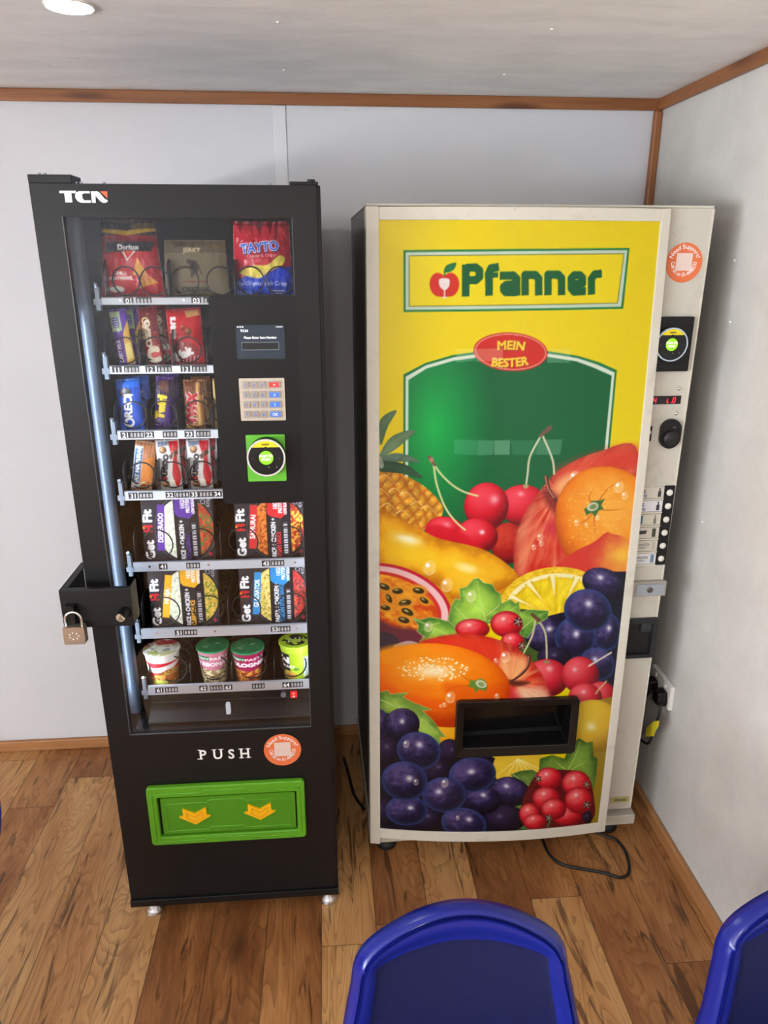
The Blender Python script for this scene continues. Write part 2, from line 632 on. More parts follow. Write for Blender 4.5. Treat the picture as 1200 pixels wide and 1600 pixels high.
# ------------------------------------------------------------------ printing: colours laid on a fine grid of vertices
def vnoise(x, y, seed=0):
    rng = np.random.RandomState(seed)
    g = rng.rand(64, 64)
    xi, yi = np.floor(x).astype(int), np.floor(y).astype(int)
    fx, fy = x - xi, y - yi
    fx, fy = fx * fx * (3 - 2 * fx), fy * fy * (3 - 2 * fy)
    q = lambda a, b: g[(yi + b) % 64, (xi + a) % 64]
    return (q(0, 0) * (1 - fx) + q(1, 0) * fx) * (1 - fy) + (q(0, 1) * (1 - fx) + q(1, 1) * fx) * fy


def fbm(x, y, seed=0, o=4):
    s, a, t = 0, 1.0, 0
    for k in range(o):
        s = s + a * vnoise(x * 2 ** k, y * 2 ** k, seed + k)
        t += a
        a *= 0.55
    return s / t


class Ink:
    """a printed sheet w x h (any unit), origin bottom left"""

    def __init__(s, w, h, nx, ny, color):
        s.w, s.h, s.nx, s.ny = w, h, nx, ny
        s.x = np.linspace(0, w, nx)
        s.y = np.linspace(0, h, ny)
        s.p = w / (nx - 1)
        s.c = np.empty((ny, nx, 3))
        s.c[:] = np.array(color, float)

    def win(s, x0, x1, y0, y1):
        m = 2 * s.p
        i0, i1 = np.searchsorted(s.x, x0 - m), np.searchsorted(s.x, x1 + m)
        j0, j1 = np.searchsorted(s.y, y0 - m), np.searchsorted(s.y, y1 + m)
        if i1 <= i0 or j1 <= j0:
            return None
        X, Y = np.meshgrid(s.x[i0:i1], s.y[j0:j1])
        return (slice(j0, j1), slice(i0, i1)), X, Y

    def put(s, sl, a, col):
        a = np.clip(a, 0, 1)[..., None]
        col = np.array(col, float)
        s.c[sl] = s.c[sl] * (1 - a) + col * a

    @staticmethod
    def _sd(X, Y, P, closed=True):
        d = np.full(X.shape, 1e9)
        ins = np.zeros(X.shape, bool)
        n = len(P)
        for i in range(n if closed else n - 1):
            (ax, ay), (bx, by) = P[i], P[(i + 1) % n]
            ex, ey = bx - ax, by - ay
            t = np.clip(((X - ax) * ex + (Y - ay) * ey) / (ex * ex + ey * ey + 1e-18), 0, 1)
            d = np.minimum(d, np.hypot(X - ax - t * ex, Y - ay - t * ey))
            if closed and ay != by:
                c = ((Y >= ay) != (Y >= by)) & (X < (bx - ax) * (Y - ay) / (by - ay) + ax)
                ins ^= c
        return np.where(ins, -d, d) if closed else d

    def poly(s, P, col, soft=0.0, alpha=1.0, tex=None):
        A = np.array(P)
        w = s.win(A[:, 0].min() - soft, A[:, 0].max() + soft, A[:, 1].min() - soft, A[:, 1].max() + soft)
        if w is None:
            return
        sl, X, Y = w
        sd = s._sd(X, Y, P)
        a = np.clip(0.5 - sd / (s.p + 2 * soft), 0, 1) * alpha
        s.put(sl, a, tex(X, Y, -sd) if tex else col)

    def rect(s, x0, y0, x1, y1, col, alpha=1.0):
        s.poly([(x0, y0), (x1, y0), (x1, y1), (x0, y1)], col, alpha=alpha)

    def line(s, P, w0, col, w1=None, alpha=1.0, soft=0.0):
        A = np.array(P)
        m = max(w0, w1 or w0) + soft
        w = s.win(A[:, 0].min() - m, A[:, 0].max() + m, A[:, 1].min() - m, A[:, 1].max() + m)
        if w is None:
            return
        sl, X, Y = w
        if w1 is None:
            d = s._sd(X, Y, P, False) - w0 / 2
        else:
            d = np.full(X.shape, 1e9)
            n = len(P) - 1
            for i in range(n):
                (ax, ay), (bx, by) = P[i], P[i + 1]
                ex, ey = bx - ax, by - ay
                t = np.clip(((X - ax) * ex + (Y - ay) * ey) / (ex * ex + ey * ey + 1e-18), 0, 1)
                d = np.minimum(d, np.hypot(X - ax - t * ex, Y - ay - t * ey) - (w0 + (w1 - w0) * (i + t) / n) / 2)
        s.put(sl, np.clip(0.5 - d / (s.p + 2 * soft), 0, 1) * alpha, col)

    def ell(s, c, u, v, col, alpha=1.0, soft=0.0, tex=None):
        """ellipse with half axes u and v (vectors); tex(a, b, r) -> colour"""
        ex, ey = math.hypot(u[0], v[0]) * (1 + soft), math.hypot(u[1], v[1]) * (1 + soft)
        w = s.win(c[0] - ex, c[0] + ex, c[1] - ey, c[1] + ey)
        if w is None:
            return
        sl, X, Y = w
        D = u[0] * v[1] - u[1] * v[0]
        dx, dy = X - c[0], Y - c[1]
        a, b = (dx * v[1] - dy * v[0]) / D, (dy * u[0] - dx * u[1]) / D
        r = np.hypot(a, b)
        size = min(math.hypot(*u), math.hypot(*v))
        al = np.clip(0.5 - (r - 1) * size / (s.p + 2 * soft * size), 0, 1) * alpha
        s.put(sl, al, tex(a, b, r) if tex else col)

    def ball(s, c, u, v, dark, mid, light, L=(-0.35, 0.45, 0.82), hi=0.9, rim=None, alpha=1.0, tex=0.0, seed=1, hs=40, gloss=(-.3, .35, .14)):
        dark, mid, light = (np.array(q, float) for q in (dark, mid, light))
        l = np.array(L) / np.linalg.norm(L)

        def fn(a, b, r):
            z = np.sqrt(np.clip(1 - r * r, 0, 1))
            t = np.clip(a * l[0] + b * l[1] + z * l[2], 0, 1)
            if tex:
                t = np.clip(t + tex * (fbm(a * 5 + 20, b * 5 + 20, seed) - 0.5), 0, 1)
            t = t[..., None]
            col = np.where(t < 0.6, dark + (mid - dark) * t / 0.6, mid + (light - mid) * (t - 0.6) / 0.4)
            if rim is not None:
                k = (np.clip((r - 0.62) / 0.38, 0, 1) ** 2)[..., None] * 0.75
                col = col * (1 - k) + np.array(rim, float) * k
            if hi:
                g = np.exp(-((a - gloss[0]) ** 2 + (b - gloss[1]) ** 2) / gloss[2] ** 2)[..., None] * hi
                col = col * (1 - g) + 250 * g
            return col
        s.ell(c, u, v, None, alpha, 0, fn)

    def text(s, txt, x, y, h, col, rot=0.0, bold=0.0, sx=1.0, align='c', alpha=1.0, shear=0.0, arc=None):
        fat = bold * h * 1.1
        co, tr, x0, x1 = font_tris(txt, 0.0)
        if not len(tr):
            return
        co = co.copy()
        co[:, 0] -= {'c': (x0 + x1) / 2, 'l': x0, 'r': x1}[align]
        co[:, 0] += shear * co[:, 1]
        co = co * np.array([h * sx, h])
        if arc is not None:
            R = abs(arc)
            t = (math.pi / 2 - co[:, 0] / R) if arc > 0 else (-math.pi / 2 + co[:, 0] / R)
            q = R + co[:, 1] if arc > 0 else R - co[:, 1]
            co = np.stack([q * np.cos(t), q * np.sin(t) - math.copysign(R, arc)], 1)
        ca, sa = math.cos(math.radians(rot)), math.sin(math.radians(rot))
        co = np.stack([x + co[:, 0] * ca - co[:, 1] * sa, y + co[:, 0] * sa + co[:, 1] * ca], 1)
        w = s.win(co[:, 0].min() - fat, co[:, 0].max() + fat, co[:, 1].min() - fat, co[:, 1].max() + fat)
        if w is None:
            return
        sl, X, Y = w
        K = 3
        off = (np.arange(K) - 1) / K * s.p
        gx = (X[0][:, None] + off).ravel()
        gy = (Y[:, 0][:, None] + off).ravel()
        m = np.zeros((len(gy), len(gx)), bool)
        for t in tr:
            (ax, ay), (bx, by), (cx, cy) = co[t]
            i0, i1 = np.searchsorted(gx, min(ax, bx, cx)), np.searchsorted(gx, max(ax, bx, cx))
            j0, j1 = np.searchsorted(gy, min(ay, by, cy)), np.searchsorted(gy, max(ay, by, cy))
            if i1 <= i0 or j1 <= j0:
                continue
            D = (by - cy) * (ax - cx) + (cx - bx) * (ay - cy)
            if abs(D) < 1e-15:
                continue
            xx, yy = gx[i0:i1][None, :], gy[j0:j1][:, None]
            l1 = ((by - cy) * (xx - cx) + (cx - bx) * (yy - cy)) / D
            l2 = ((cy - ay) * (xx - cx) + (ax - cx) * (yy - cy)) / D
            m[j0:j1, i0:i1] |= (l1 >= -1e-9) & (l2 >= -1e-9) & (l1 + l2 <= 1 + 1e-9)
        n_ = int(round(fat * K / s.p))
        if n_ > 0:
            m0 = m
            m = m0.copy()
            for q_ in range(16):
                dx, dy = int(round(n_ * math.cos(q_ * math.pi / 8))), int(round(n_ * math.sin(q_ * math.pi / 8)))
                m |= np.roll(np.roll(m0, dx, 1), dy, 0)
        a = m.reshape(len(Y), K, len(X[0]), K).mean((1, 3)) * alpha
        s.put(sl, a, col)

    def attach(s, me):
        """store the sheet on the first nx*ny vertices of a mesh"""
        n = len(me.vertices)
        buf = np.ones((n, 4), np.float32)
        buf[:, :3] = 0.4
        k = s.nx * s.ny
        buf[:k, :3] = lin(np.clip(s.c, 0, 255)).reshape(-1, 3)
        if n >= 2 * k:                                  # a pack's back carries the same print
            buf[k:2 * k] = buf[:k]
        at_ = me.color_attributes.new('ink', 'FLOAT_COLOR', 'POINT')
        at_.data.foreach_set('color', buf.ravel())


def grid_mesh(name, P, material, parent=None, back=None, smooth=True, skip=None, extra=None):
    """P: (ny, nx, 3) array of points; back: the same for a pack's other side"""
    ny, nx = P.shape[:2]
    V = P.reshape(-1, 3)
    F = []
    idx = np.arange(ny * nx).reshape(ny, nx)
    q = np.stack([idx[:-1, :-1], idx[:-1, 1:], idx[1:, 1:], idx[1:, :-1]], -1)
    if skip is not None:
        q = q[~skip[:-1, :-1]]
    F = q.reshape(-1, 4)
    if back is not None:
        V = np.concatenate([V, back.reshape(-1, 3)])
        k = ny * nx
        b = F[:, ::-1] + k
        e = []
        edge = list(idx[0, :]) + list(idx[1:, -1]) + list(idx[-1, -2::-1]) + list(idx[-2:0:-1, 0])
        for i in range(len(edge)):
            a_, c_ = edge[i], edge[(i + 1) % len(edge)]
            e.append((c_, a_, a_ + k, c_ + k))
        F = np.concatenate([F, b, np.array(e)])
    me = bpy.data.meshes.new(name)
    me.vertices.add(len(V))
    me.vertices.foreach_set('co', (V - org_of(parent)).astype(np.float32).ravel())
    me.loops.add(len(F) * 4)
    me.loops.foreach_set('vertex_index', F.astype(np.int32).ravel())
    me.polygons.add(len(F))
    me.polygons.foreach_set('loop_start', np.arange(0, len(F) * 4, 4, dtype=np.int32))
    me.polygons.foreach_set('use_smooth', np.full(len(F), smooth))
    me.materials.append(material)
    me.update(calc_edges=True)
    me.validate()
    o = bpy.data.objects.new(name, me)
    COL.objects.link(o)
    if parent is not None:
        o.parent = parent
    return o

# ================================================================== THE ROOM
def structure(o):
    o['kind'] = 'structure'
    return o


T = 0.09
structure(MB().box(LEFT_X - T, RIGHT_X + T, REAR_Y - T, BACK_Y + T, -0.08, 0.0).build('floor', FLOOR_M))
structure(MB().box(LEFT_X - T, RIGHT_X + T, REAR_Y - T, BACK_Y + T, CEIL_Z, CEIL_Z + 0.08).build('ceiling', CEIL_M))
structure(MB().box(LEFT_X - T, RIGHT_X + T, BACK_Y, BACK_Y + T, 0, CEIL_Z).build('wall_back', WALL_BACK_M))
structure(MB().box(RIGHT_X, RIGHT_X + T, REAR_Y - T, BACK_Y, 0, CEIL_Z).build('wall_right', WALL_RIGHT_M))


def pierced(name, axis, fixed0, fixed1, lo, hi, holes, m):
    b = MB()

    def piece(a0, a1, z0, z1):
        if a1 - a0 < 1e-4:
            return
        if axis == 'x':
            b.box(a0, a1, fixed0, fixed1, z0, z1)
        else:
            b.box(fixed0, fixed1, a0, a1, z0, z1)
    c = lo
    for (a0, a1, z0, z1) in holes:
        piece(c, a0, 0, CEIL_Z)
        piece(a0, a1, 0, z0)
        piece(a0, a1, z1, CEIL_Z)
        c = a1
    piece(c, hi, 0, CEIL_Z)
    return structure(b.build(name, m))


pierced('wall_rear', 'x', REAR_Y - T, REAR_Y, LEFT_X - T, RIGHT_X, WIN_REAR, WALL_BACK_M)
pierced('wall_left', 'y', LEFT_X - T, LEFT_X, REAR_Y, BACK_Y, WIN_LEFT, WALL_BACK_M)


def window(n, axis, a0, a1, z0, z1):
    fr, gl = MB(), MB()
    k = 0.045

    def bx(mb, p0, p1, q0, q1, d0, d1):
        if axis == 'x':
            mb.box(p0, p1, REAR_Y - d1, REAR_Y - d0, q0, q1)
        else:
            mb.box(LEFT_X - d1, LEFT_X - d0, p0, p1, q0, q1)
    mid = (a0 + a1) / 2
    for (p0, p1, q0, q1) in ((a0, a0 + k, z0, z1), (a1 - k, a1, z0, z1), (a0 + k, a1 - k, z0, z0 + k), (a0 + k, a1 - k, z1 - k, z1), (mid - k / 2, mid + k / 2, z0 + k, z1 - k)):
        bx(fr, p0, p1, q0, q1, 0.01, 0.07)
    for (p0, p1) in ((a0 + k, mid - k / 2), (mid + k / 2, a1 - k)):
        bx(gl, p0, p1, z0 + k, z1 - k, 0.036, 0.042)
    f = structure(fr.build('window_%d' % n, WHITE_PL))
    gl.build('pane', GLASS_W, f)


for i, w in enumerate(WIN_REAR):
    window(i + 1, 'x', *w)
for i, w in enumerate(WIN_LEFT):
    window(i + 2, 'y', *w)

# pine cornice, corner post, skirtings, the white joint strip of the back wall
structure(MB().box(LEFT_X, RIGHT_X, BACK_Y - 0.014, BACK_Y, 2.143, CEIL_Z).build('trim_1', PINE_X, bevel=0.003))
structure(MB().box(RIGHT_X - 0.014, RIGHT_X, REAR_Y, BACK_Y - 0.014, 2.143, CEIL_Z).build('trim_2', PINE_Y, bevel=0.003))
structure(MB().box(RIGHT_X - 0.024, RIGHT_X, BACK_Y - 0.024, BACK_Y, 0.045, 2.143).build('trim_3', PINE_Z, bevel=0.006))
structure(MB().box(LEFT_X, RIGHT_X, BACK_Y - 0.016, BACK_Y, 0, 0.042).build('baseboard_back', OAK_X, bevel=0.004))
structure(MB().box(RIGHT_X - 0.016, RIGHT_X, REAR_Y, BACK_Y - 0.016, 0, 0.046).build('baseboard_right', OAK_Y, bevel=0.004))
jx0, jx1 = at(426, 170, y=BACK_Y)[0], at(446, 170, y=BACK_Y)[0]
structure(MB().box(jx0, jx1, BACK_Y - 0.004, BACK_Y, 0.042, 2.143).build('trim_4', mat('white_joint_strip', (218, 219, 222), 0.4), bevel=0.0015))

# ceiling downlight (a lamp: it gives off light)
lx, ly = -0.464, 1.660
cl = empty('ceiling_light', (lx, ly, CEIL_Z), 'small round white glowing ceiling light above the black vending machine', 'ceiling light')
MB().lathe([(0.046, 0.0), (0.046, -0.003), (0.044, -0.005), (0.042, -0.004), (0.042, 0.0)], (lx, ly, CEIL_Z), 40).build('rim', WHITE_PL, cl)
MB().lathe([(0.0415, -0.002), (0.036, -0.005), (0.022, -0.007), (0.002, -0.008)], (lx, ly, CEIL_Z), 40).build('diffuser', mat('lit_diffuser', (255, 255, 255), 0.4, emit=135), cl)

# white nail heads and chips in wall and ceiling boards are part of their boards
def specks(name, pts, surface, m):
    b = MB()
    for p in pts:
        if surface == 'ceiling':
            x, y, z = at(*p, z=CEIL_Z)
            b.lathe([(0.004, 0.0), (0.0035, -0.0015), (0.001, -0.0022)], (x, y, CEIL_Z), 10)
        else:
            x, y, z = at(*p, x=RIGHT_X)
            b.cyl((RIGHT_X, y, z), (RIGHT_X - 0.002, y, z), 0.0035, 0.0028, 10)
    return b.build(name, m, bpy.data.objects[surface if surface == 'ceiling' else 'wall_right'])


NAIL = mat('white_nail_cap', (244, 242, 238), 0.3)
specks('nail_cap', [(434, 34), (444, 109), (862, 45), (788, 116), (87, 101)], 'ceiling', NAIL)
specks('nail_cap', [(1141, 503), (1098, 815), (1148, 407)], 'wall_right', NAIL)

# ================================================================== BLACK SNACK MACHINE
YF = 1.6065                                   # front of its door
XL, XR = -0.566, -0.002
Z0, Z1 = 0.052, 1.862
SM = empty('snack_vending_machine', (-0.284, YF, 0), 'tall slim black glass-fronted snack vending machine with a green push flap', 'vending machine')

# window outline seen in the door
WX0, WX1 = -0.512, -0.060
WZ0, WZ1 = 0.595, 1.802
PX0, PX1, PZ0, PZ1 = -0.239, WX1, 1.198, 1.652       # control panel inside the window outline

d = MB()
d.box(XL, WX0, YF, YF + 0.03, Z0 + 0.02, Z1)
d.box(WX1, XR - 0.008, YF, YF + 0.03, Z0 + 0.02, Z1)
d.box(WX0, WX1, YF, YF + 0.03, WZ1, Z1)
d.box(WX0, WX1, YF, YF + 0.03, Z0 + 0.02, WZ0)
d.build('door', BLACK, SM)
c = MB()
yb = 2.30
c.box(XL, XL + 0.012, YF + 0.032, yb, Z0, Z1)
c.box(XR - 0.012, XR, YF + 0.005, yb, Z0, Z1)
c.box(XL + 0.012, XR - 0.012, YF + 0.032, yb, Z1 - 0.012, Z1)
c.box(XL + 0.012, XR - 0.012, YF + 0.032, yb, Z0, Z0 + 0.014)
c.box(XL + 0.012, XR - 0.012, yb - 0.012, yb, Z0 + 0.014, Z1 - 0.012)
c.box(XL - 0.002, XR + 0.001, YF - 0.006, YF + 0.03, Z0 - 0.004, Z0 + 0.018)      # plinth lip under the door
c.build('cabinet', BLACK, SM, bevel=0.002)
# window pane
MB().box(WX0, WX1, YF + 0.004, YF + 0.009, WZ0, WZ1).build('window_pane', GLASS, SM)
# thin bright-edged seal round the pane
sl = MB()
for (a, b_, c_, e) in ((WX0, WX1, WZ0, WZ0 + 0.0022), (WX0, WX0 + 0.002, WZ0, WZ1), (WX1 - 0.0015, WX1, WZ0, PZ0), (WX1 - 0.0015, WX1, PZ1, WZ1)):
    sl.box(a, b_, YF + 0.0005, YF + 0.0035, c_, e)
sl.build('pane_seal', mat('grey_seal', (70, 72, 76), 0.3), SM)
# hinge brackets and little screws on top
h = MB()
x0, x1 = at(43, 280, y=YF)[0], at(112, 280, y=YF)[0]
h.box(x0, x1, YF, YF + 0.06, Z1, Z1 + 0.016)
h.build('hinge', BLACK, SM, bevel=0.0015)
h = MB()
h.box(at(452, 286, y=YF)[0], at(497, 286, y=YF)[0], YF + 0.002, YF + 0.06, Z1, Z1 + 0.007)
h.cyl((at(486, 284, y=YF)[0], YF + 0.015, Z1), (at(486, 284, y=YF)[0], YF + 0.015, Z1 + 0.012), 0.008)
h.build('hinge', BLACK, SM, bevel=0.0015)
for px in (60, 69, 117, 124, 160, 420):
    x = at(px, 287, y=YF)[0]
    zt = Z1 + (0.016 if px < 112 else 0)
    MB().cyl((x, YF + 0.012, zt), (x, YF + 0.012, zt + 0.004), 0.003, n=10).build('top_screw', ZINC, SM)

# inside of the cabinet
i_ = MB()
MB().box(XL + 0.0125, XL + 0.016, YF + 0.034, 2.27, WZ0 - 0.03, 1.835).build('side_liner', mat('glossy_grey_liner', (52, 56, 66), 0.12, 0.7), SM)
i_.box(XR - 0.016, XR - 0.0125, YF + 0.034, 2.27, WZ0 - 0.03, 1.835)
i_.box(XL + 0.016, XR - 0.016, 2.262, 2.27, WZ0 - 0.03, 1.835)
i_.box(XL + 0.016, XR - 0.016, YF + 0.034, 2.262, 1.829, 1.835)
i_.box(XL + 0.016, XR - 0.016, YF + 0.034, 2.262, WZ0 - 0.036, WZ0 - 0.03)
i_.build('inner_liner', BLACK_IN, SM)
# two rows of white LEDs behind the door stiles
LED = mat('white_led_strip', (255, 255, 255), 0.4, emit=44, emit_rgb=(222, 236, 255))
LED2 = mat('white_led_strip_weak', (255, 255, 255), 0.4, emit=26, emit_rgb=(222, 236, 255))
MB().box(-0.546, -0.538, YF + 0.040, YF + 0.048, 0.64, 1.60).build('led_strip', LED, SM)
MB().box(-0.030, -0.022, YF + 0.040, YF + 0.048, 0.64, 1.60).build('led_strip', LED2, SM)
# pale metal lamp housing left of the shelves
hp = [(-0.5455, 1.712), (-0.537, 1.700), (-0.527, 1.6945), (-0.515, 1.6945), (-0.508, 1.700), (-0.505, 1.712)]
g = MB()
n = len(hp)
g.add([(x, y, 0.60) for x, y in hp] + [(x, y, 1.825) for x, y in hp], [(i, i + 1, n + i + 1, n + i) for i in range(n - 1)], 0, True)
g.build('lamp_housing', GREYSTEEL, SM)

# chute under the lowest shelf
BIN = mat('dark_bin_steel', (16, 16, 18), 0.4, spec=0.3)
EDGE = mat('grey_bin_edge', (70, 72, 76), 0.35, 0.4)
ch = MB()
ch.box(-0.50, -0.03, 1.64, 2.2, WZ0 - 0.029, WZ0 - 0.022)
ch.box(-0.482, -0.034, 1.724, 1.730, 0.612, 0.655)
ch.add([(-0.482, 1.724, .612), (-0.034, 1.724, .612), (-0.034, 1.672, .586), (-0.482, 1.672, .586), (-0.482, 1.724, .609), (-0.034, 1.724, .609), (-0.034, 1.672, .583), (-0.482, 1.672, .583)],
       [(0, 1, 2, 3), (7, 6, 5, 4), (3, 2, 6, 7), (0, 3, 7, 4), (1, 5, 6, 2)])
db = ch.build('delivery_bin', BIN, SM)
MB().box(-0.482, -0.034, 1.6705, 1.672, .5835, .5865).build('front_edge', EDGE, db)
MB().box(-0.482, -0.034, 1.7225, 1.724, .6105, .6125).build('fold_edge', EDGE, db)
ck = [at(222, 1105, y=1.78), at(250, 1106, y=1.78), at(236, 1149, y=1.63), at(208, 1151, y=1.63)]
MB().add(ck + [(x, y, z - .003) for x, y, z in ck], [(0, 1, 2, 3), (7, 6, 5, 4), (3, 2, 6, 7), (1, 5, 6, 2), (0, 3, 7, 4), (0, 4, 5, 1)]).build('bin_cheek', mat('grey_bin_cheek', (52, 54, 60), 0.4), db)
MB().cyl((-0.4985, 1.628, .601), (-0.4985, 1.622, .601), 0.003, n=12).build('bin_screw', CHROME, db)
p = at(357, 1106, y=1.69)
MB().prism(rr(p[0] - 0.006, p[2] - 0.017, p[0] + 0.006, p[2] + 0.017, 0.004), 1.684, 1.692).build('bin_latch', mat('white_latch', (214, 220, 226), 0.3), db)
p = at(459, 1084, y=1.722)
sw = MB().box(p[0] - 0.012, p[0] + 0.012, 1.720, 1.7238, p[2] - 0.013, p[2] + 0.013, 0)
sw.prism(rr(p[0] - 0.009, p[2] - 0.010, p[0] + 0.009, p[2] + 0.010, 0.002), 1.717, 1.720, 1)
sw.box(p[0] - 0.003, p[0] + 0.003, 1.7166, 1.717, p[2] + 0.002, p[2] + 0.006, 2)
sw.box(p[0] - 0.003, p[0] + 0.003, 1.7166, 1.717, p[2] - 0.007, p[2] - 0.003, 2)
sw.build('power_switch', [BLACK_PL, mat('lit_red_rocker', (180, 16, 20), 0.3, emit=0.9), WHITE], SM)
p = at(443, 1084, y=1.722)
MB().cyl((p[0], 1.7238, p[2]), (p[0], 1.714, p[2]), 0.007, n=16).build('fuse_holder', mat('grey_knob', (150, 152, 156), 0.3, 0.5), SM)

# shelves: rail z (top, bottom), number labels by photo x
SHY = 1.70
RAILS = [
    (470, 1.6455, 1.629, [('01', 201), ('8888', 225), ('03', 307), ('8888', 330)], [(188, 461), (287, 461)], 2),
    (577, 1.4985, 1.480, [('11', 183), ('8888', 206), ('12', 235), ('8888', 257), ('13', 290), ('8888', 312)], [], 4),
    (680, 1.3510, 1.330, [('21', 196), ('8888', 214), ('22', 234), ('8888', 266), ('23', 296), ('8888', 318)], [], 4),
    (773, 1.2055, 1.183, [('31', 208), ('8888', 228), ('32', 266), ('8888', 285), ('33', 304), ('8888', 322), ('34', 340)], [], 4),
    (884, 1.0230, 1.000, [('41', 255), ('8888', 302), ('43', 416), ('8888', 434)], [(234, 884), (326, 881), (461, 877)], 2),
    (988, 0.8420, 0.816, [('51', 280), ('8888', 298), ('53', 430), ('8888', 444)], [(245, 989), (336, 985), (465, 980)], 2),
    (1076, 0.6775, 0.652, [('61', 249), ('8888', 268), ('62', 318), ('8888', 338), ('63', 357), ('8888', 404), ('64', 448), ('8888', 464)], [], 4),
]
SX0, SX1 = -0.481, -0.034
LANES = {2: None, 4: None}
for ri, (py, zt, zb, labels, dots, kind) in enumerate(RAILS):
    tray = MB().box(SX0, SX1, SHY + 0.004, 2.2, zb + 0.004, zb + 0.008).build('shelf_tray', BLACK_IN, SM)
    r = MB()
    r.add([(x, y, z) for x in (SX0, SX1) for y, z in ((SHY + 0.004, zt), (SHY, zt - 0.002), (SHY - 0.003, zb), (SHY + 0.004, zb))],
          [(0, 1, 5, 4), (1, 2, 6, 5), (2, 3, 7, 6), (3, 0, 4, 7), (0, 3, 2, 1), (4, 5, 6, 7)])
    r.build('rail', ALU, tray)
    k = MB()
    k.box(SX0 - 0.012, SX0 - 0.003, SHY - 0.002, SHY + 0.012, zb - 0.012, zt + 0.02)
    k.box(SX0 - 0.016, SX0 + 0.001, SHY - 0.003, SHY + 0.004, zb, zb + 0.012)
    k.cyl((SX0 - 0.008, SHY - 0.004, zt + 0.028), (SX0 - 0.008, SHY + 0.006, zt + 0.014), 0.004, n=12)
    k.build('bracket', ZINC, tray)
    zc = (zt + zb) / 2
    yy = SHY - 0.0016
    for txt, px in labels:
        x = at(px, py, y=SHY)[0]
        lw = 0.0105 if txt != '8888' else 0.0165
        lh = 0.0074
        lb = MB()
        vdir = (0, 0.0021 / 0.0225, 1)
        base = np.array((x, yy - 0.0003, zc))
        lb.add([base + np.array((sx * lw, sz * lh * 0.085, sz * lh)) for sx, sz in ((-1, -1), (1, -1), (1, 1), (-1, 1))], [(0, 1, 2, 3)], 0)
        if txt == '8888':
            for q in range(4):                      # unlit white segments of a price strip
                lb.text('8', base + np.array(((q - 1.5) * 0.0077, -0.0006, -0.0050)), 0.0100, 1, v=vdir, bold=-0.012, sx=0.82)
        else:
            lb.text(txt, base + np.array((0, -0.0006, -0.0054)), 0.0108, 1, v=vdir, bold=0.02, sx=1.05)
        lb.build('price_label', [mat('label_black', (14, 15, 18), 0.4), WHITE], tray)
    for (px, pyy) in dots:
        x = at(px, pyy, y=SHY)[0]
        MB().cyl((x, SHY - 0.0005, zc + 0.001), (x, SHY - 0.004, zc + 0.001), 0.0034, 0.0026, n=12).build('rivet', CHROME, tray)


def coil(tray, x, z, r, hand=1, y0=SHY + 0.012, pitch=0.042, turns=8):
    pts = []
    N = 22
    for i in range(int(turns * N)):
        t = 2 * math.pi * i / N
        y = y0 + pitch * i / N * (1.0 if i > N else 0.45)
        pts.append((x + hand * r * math.sin(t - 0.7), y, z - r * math.cos(t - 0.7)))
    MB().tube(pts, 0.0017, 6).build('coil', WIRE, tray)


def divider(tray, x, z, hgt):
    P = [(SHY + 0.016, z), (SHY + 0.008, z + 0.012), (SHY + 0.008, z + hgt - 0.028), (SHY + 0.016, z + hgt - 0.01), (SHY + 0.034, z + hgt), (2.19, z + hgt), (2.19, z)]
    n = len(P)
    b = MB()
    b.add([(x - 0.001, y, zz) for y, zz in P] + [(x + 0.001, y, zz) for y, zz in P],
          [list(range(n)), list(range(2 * n - 1, n - 1, -1))] + [(i, (i + 1) % n, n + (i + 1) % n, n + i) for i in range(n)])
    b.build('divider', mat('dark_divider', (22, 23, 26), 0.25), tray)


TRAYS = [o for o in bpy.data.objects if o.name.startswith('shelf_tray')]
TRAYS.sort(key=lambda o: -max(v.co.z for v in o.data.vertices))
# lane centres of every shelf, from the photograph at the shelf's front
def lx_(px, py):
    return at(px, py, y=SHY + 0.012)[0]


COILS = [
    [(195, 440), (240, 440), (288, 440), (344, 440), (391, 440), (437, 440)],
    [(194, 543), (240, 543), (293, 543), (345, 543)],
    [(206, 646), (254, 646), (307, 646), (352, 646)],
    [(221, 742), (270, 742), (316, 742), (358, 742)],
    [(245, 848), (311, 848), (379, 842), (450, 840)],
    [(257, 955), (325, 950), (384, 944), (455, 943)],
    [(270, 1040), (334, 1036), (394, 1034), (458, 1030)],
]
DIVS = [[163, 262, 366], [164, 216, 268, 322], [178, 228, 276, 330], [192, 244, 292, 338], [209, 344, 470], [221, 356, 478], [232, 296, 361, 428]]
for ri in range(7):
    zt = RAILS[ri][1]
    rad = [0.030, 0.0285, 0.030, 0.0305, 0.0365, 0.0365, 0.034][ri]
    for ci, (px, py) in enumerate(COILS[ri]):
        x = lx_(px, py)
        coil(TRAYS[ri], x, zt + rad + 0.002, rad, 1 if ci % 2 == 0 or RAILS[ri][5] == 4 else -1)
    for px in DIVS[ri]:
        divider(TRAYS[ri], lx_(px, RAILS[ri][0] - 40), RAILS[ri][2] + 0.008, [0.085, 0.085, 0.075, 0.08, 0.095, 0.095, 0.08][ri])

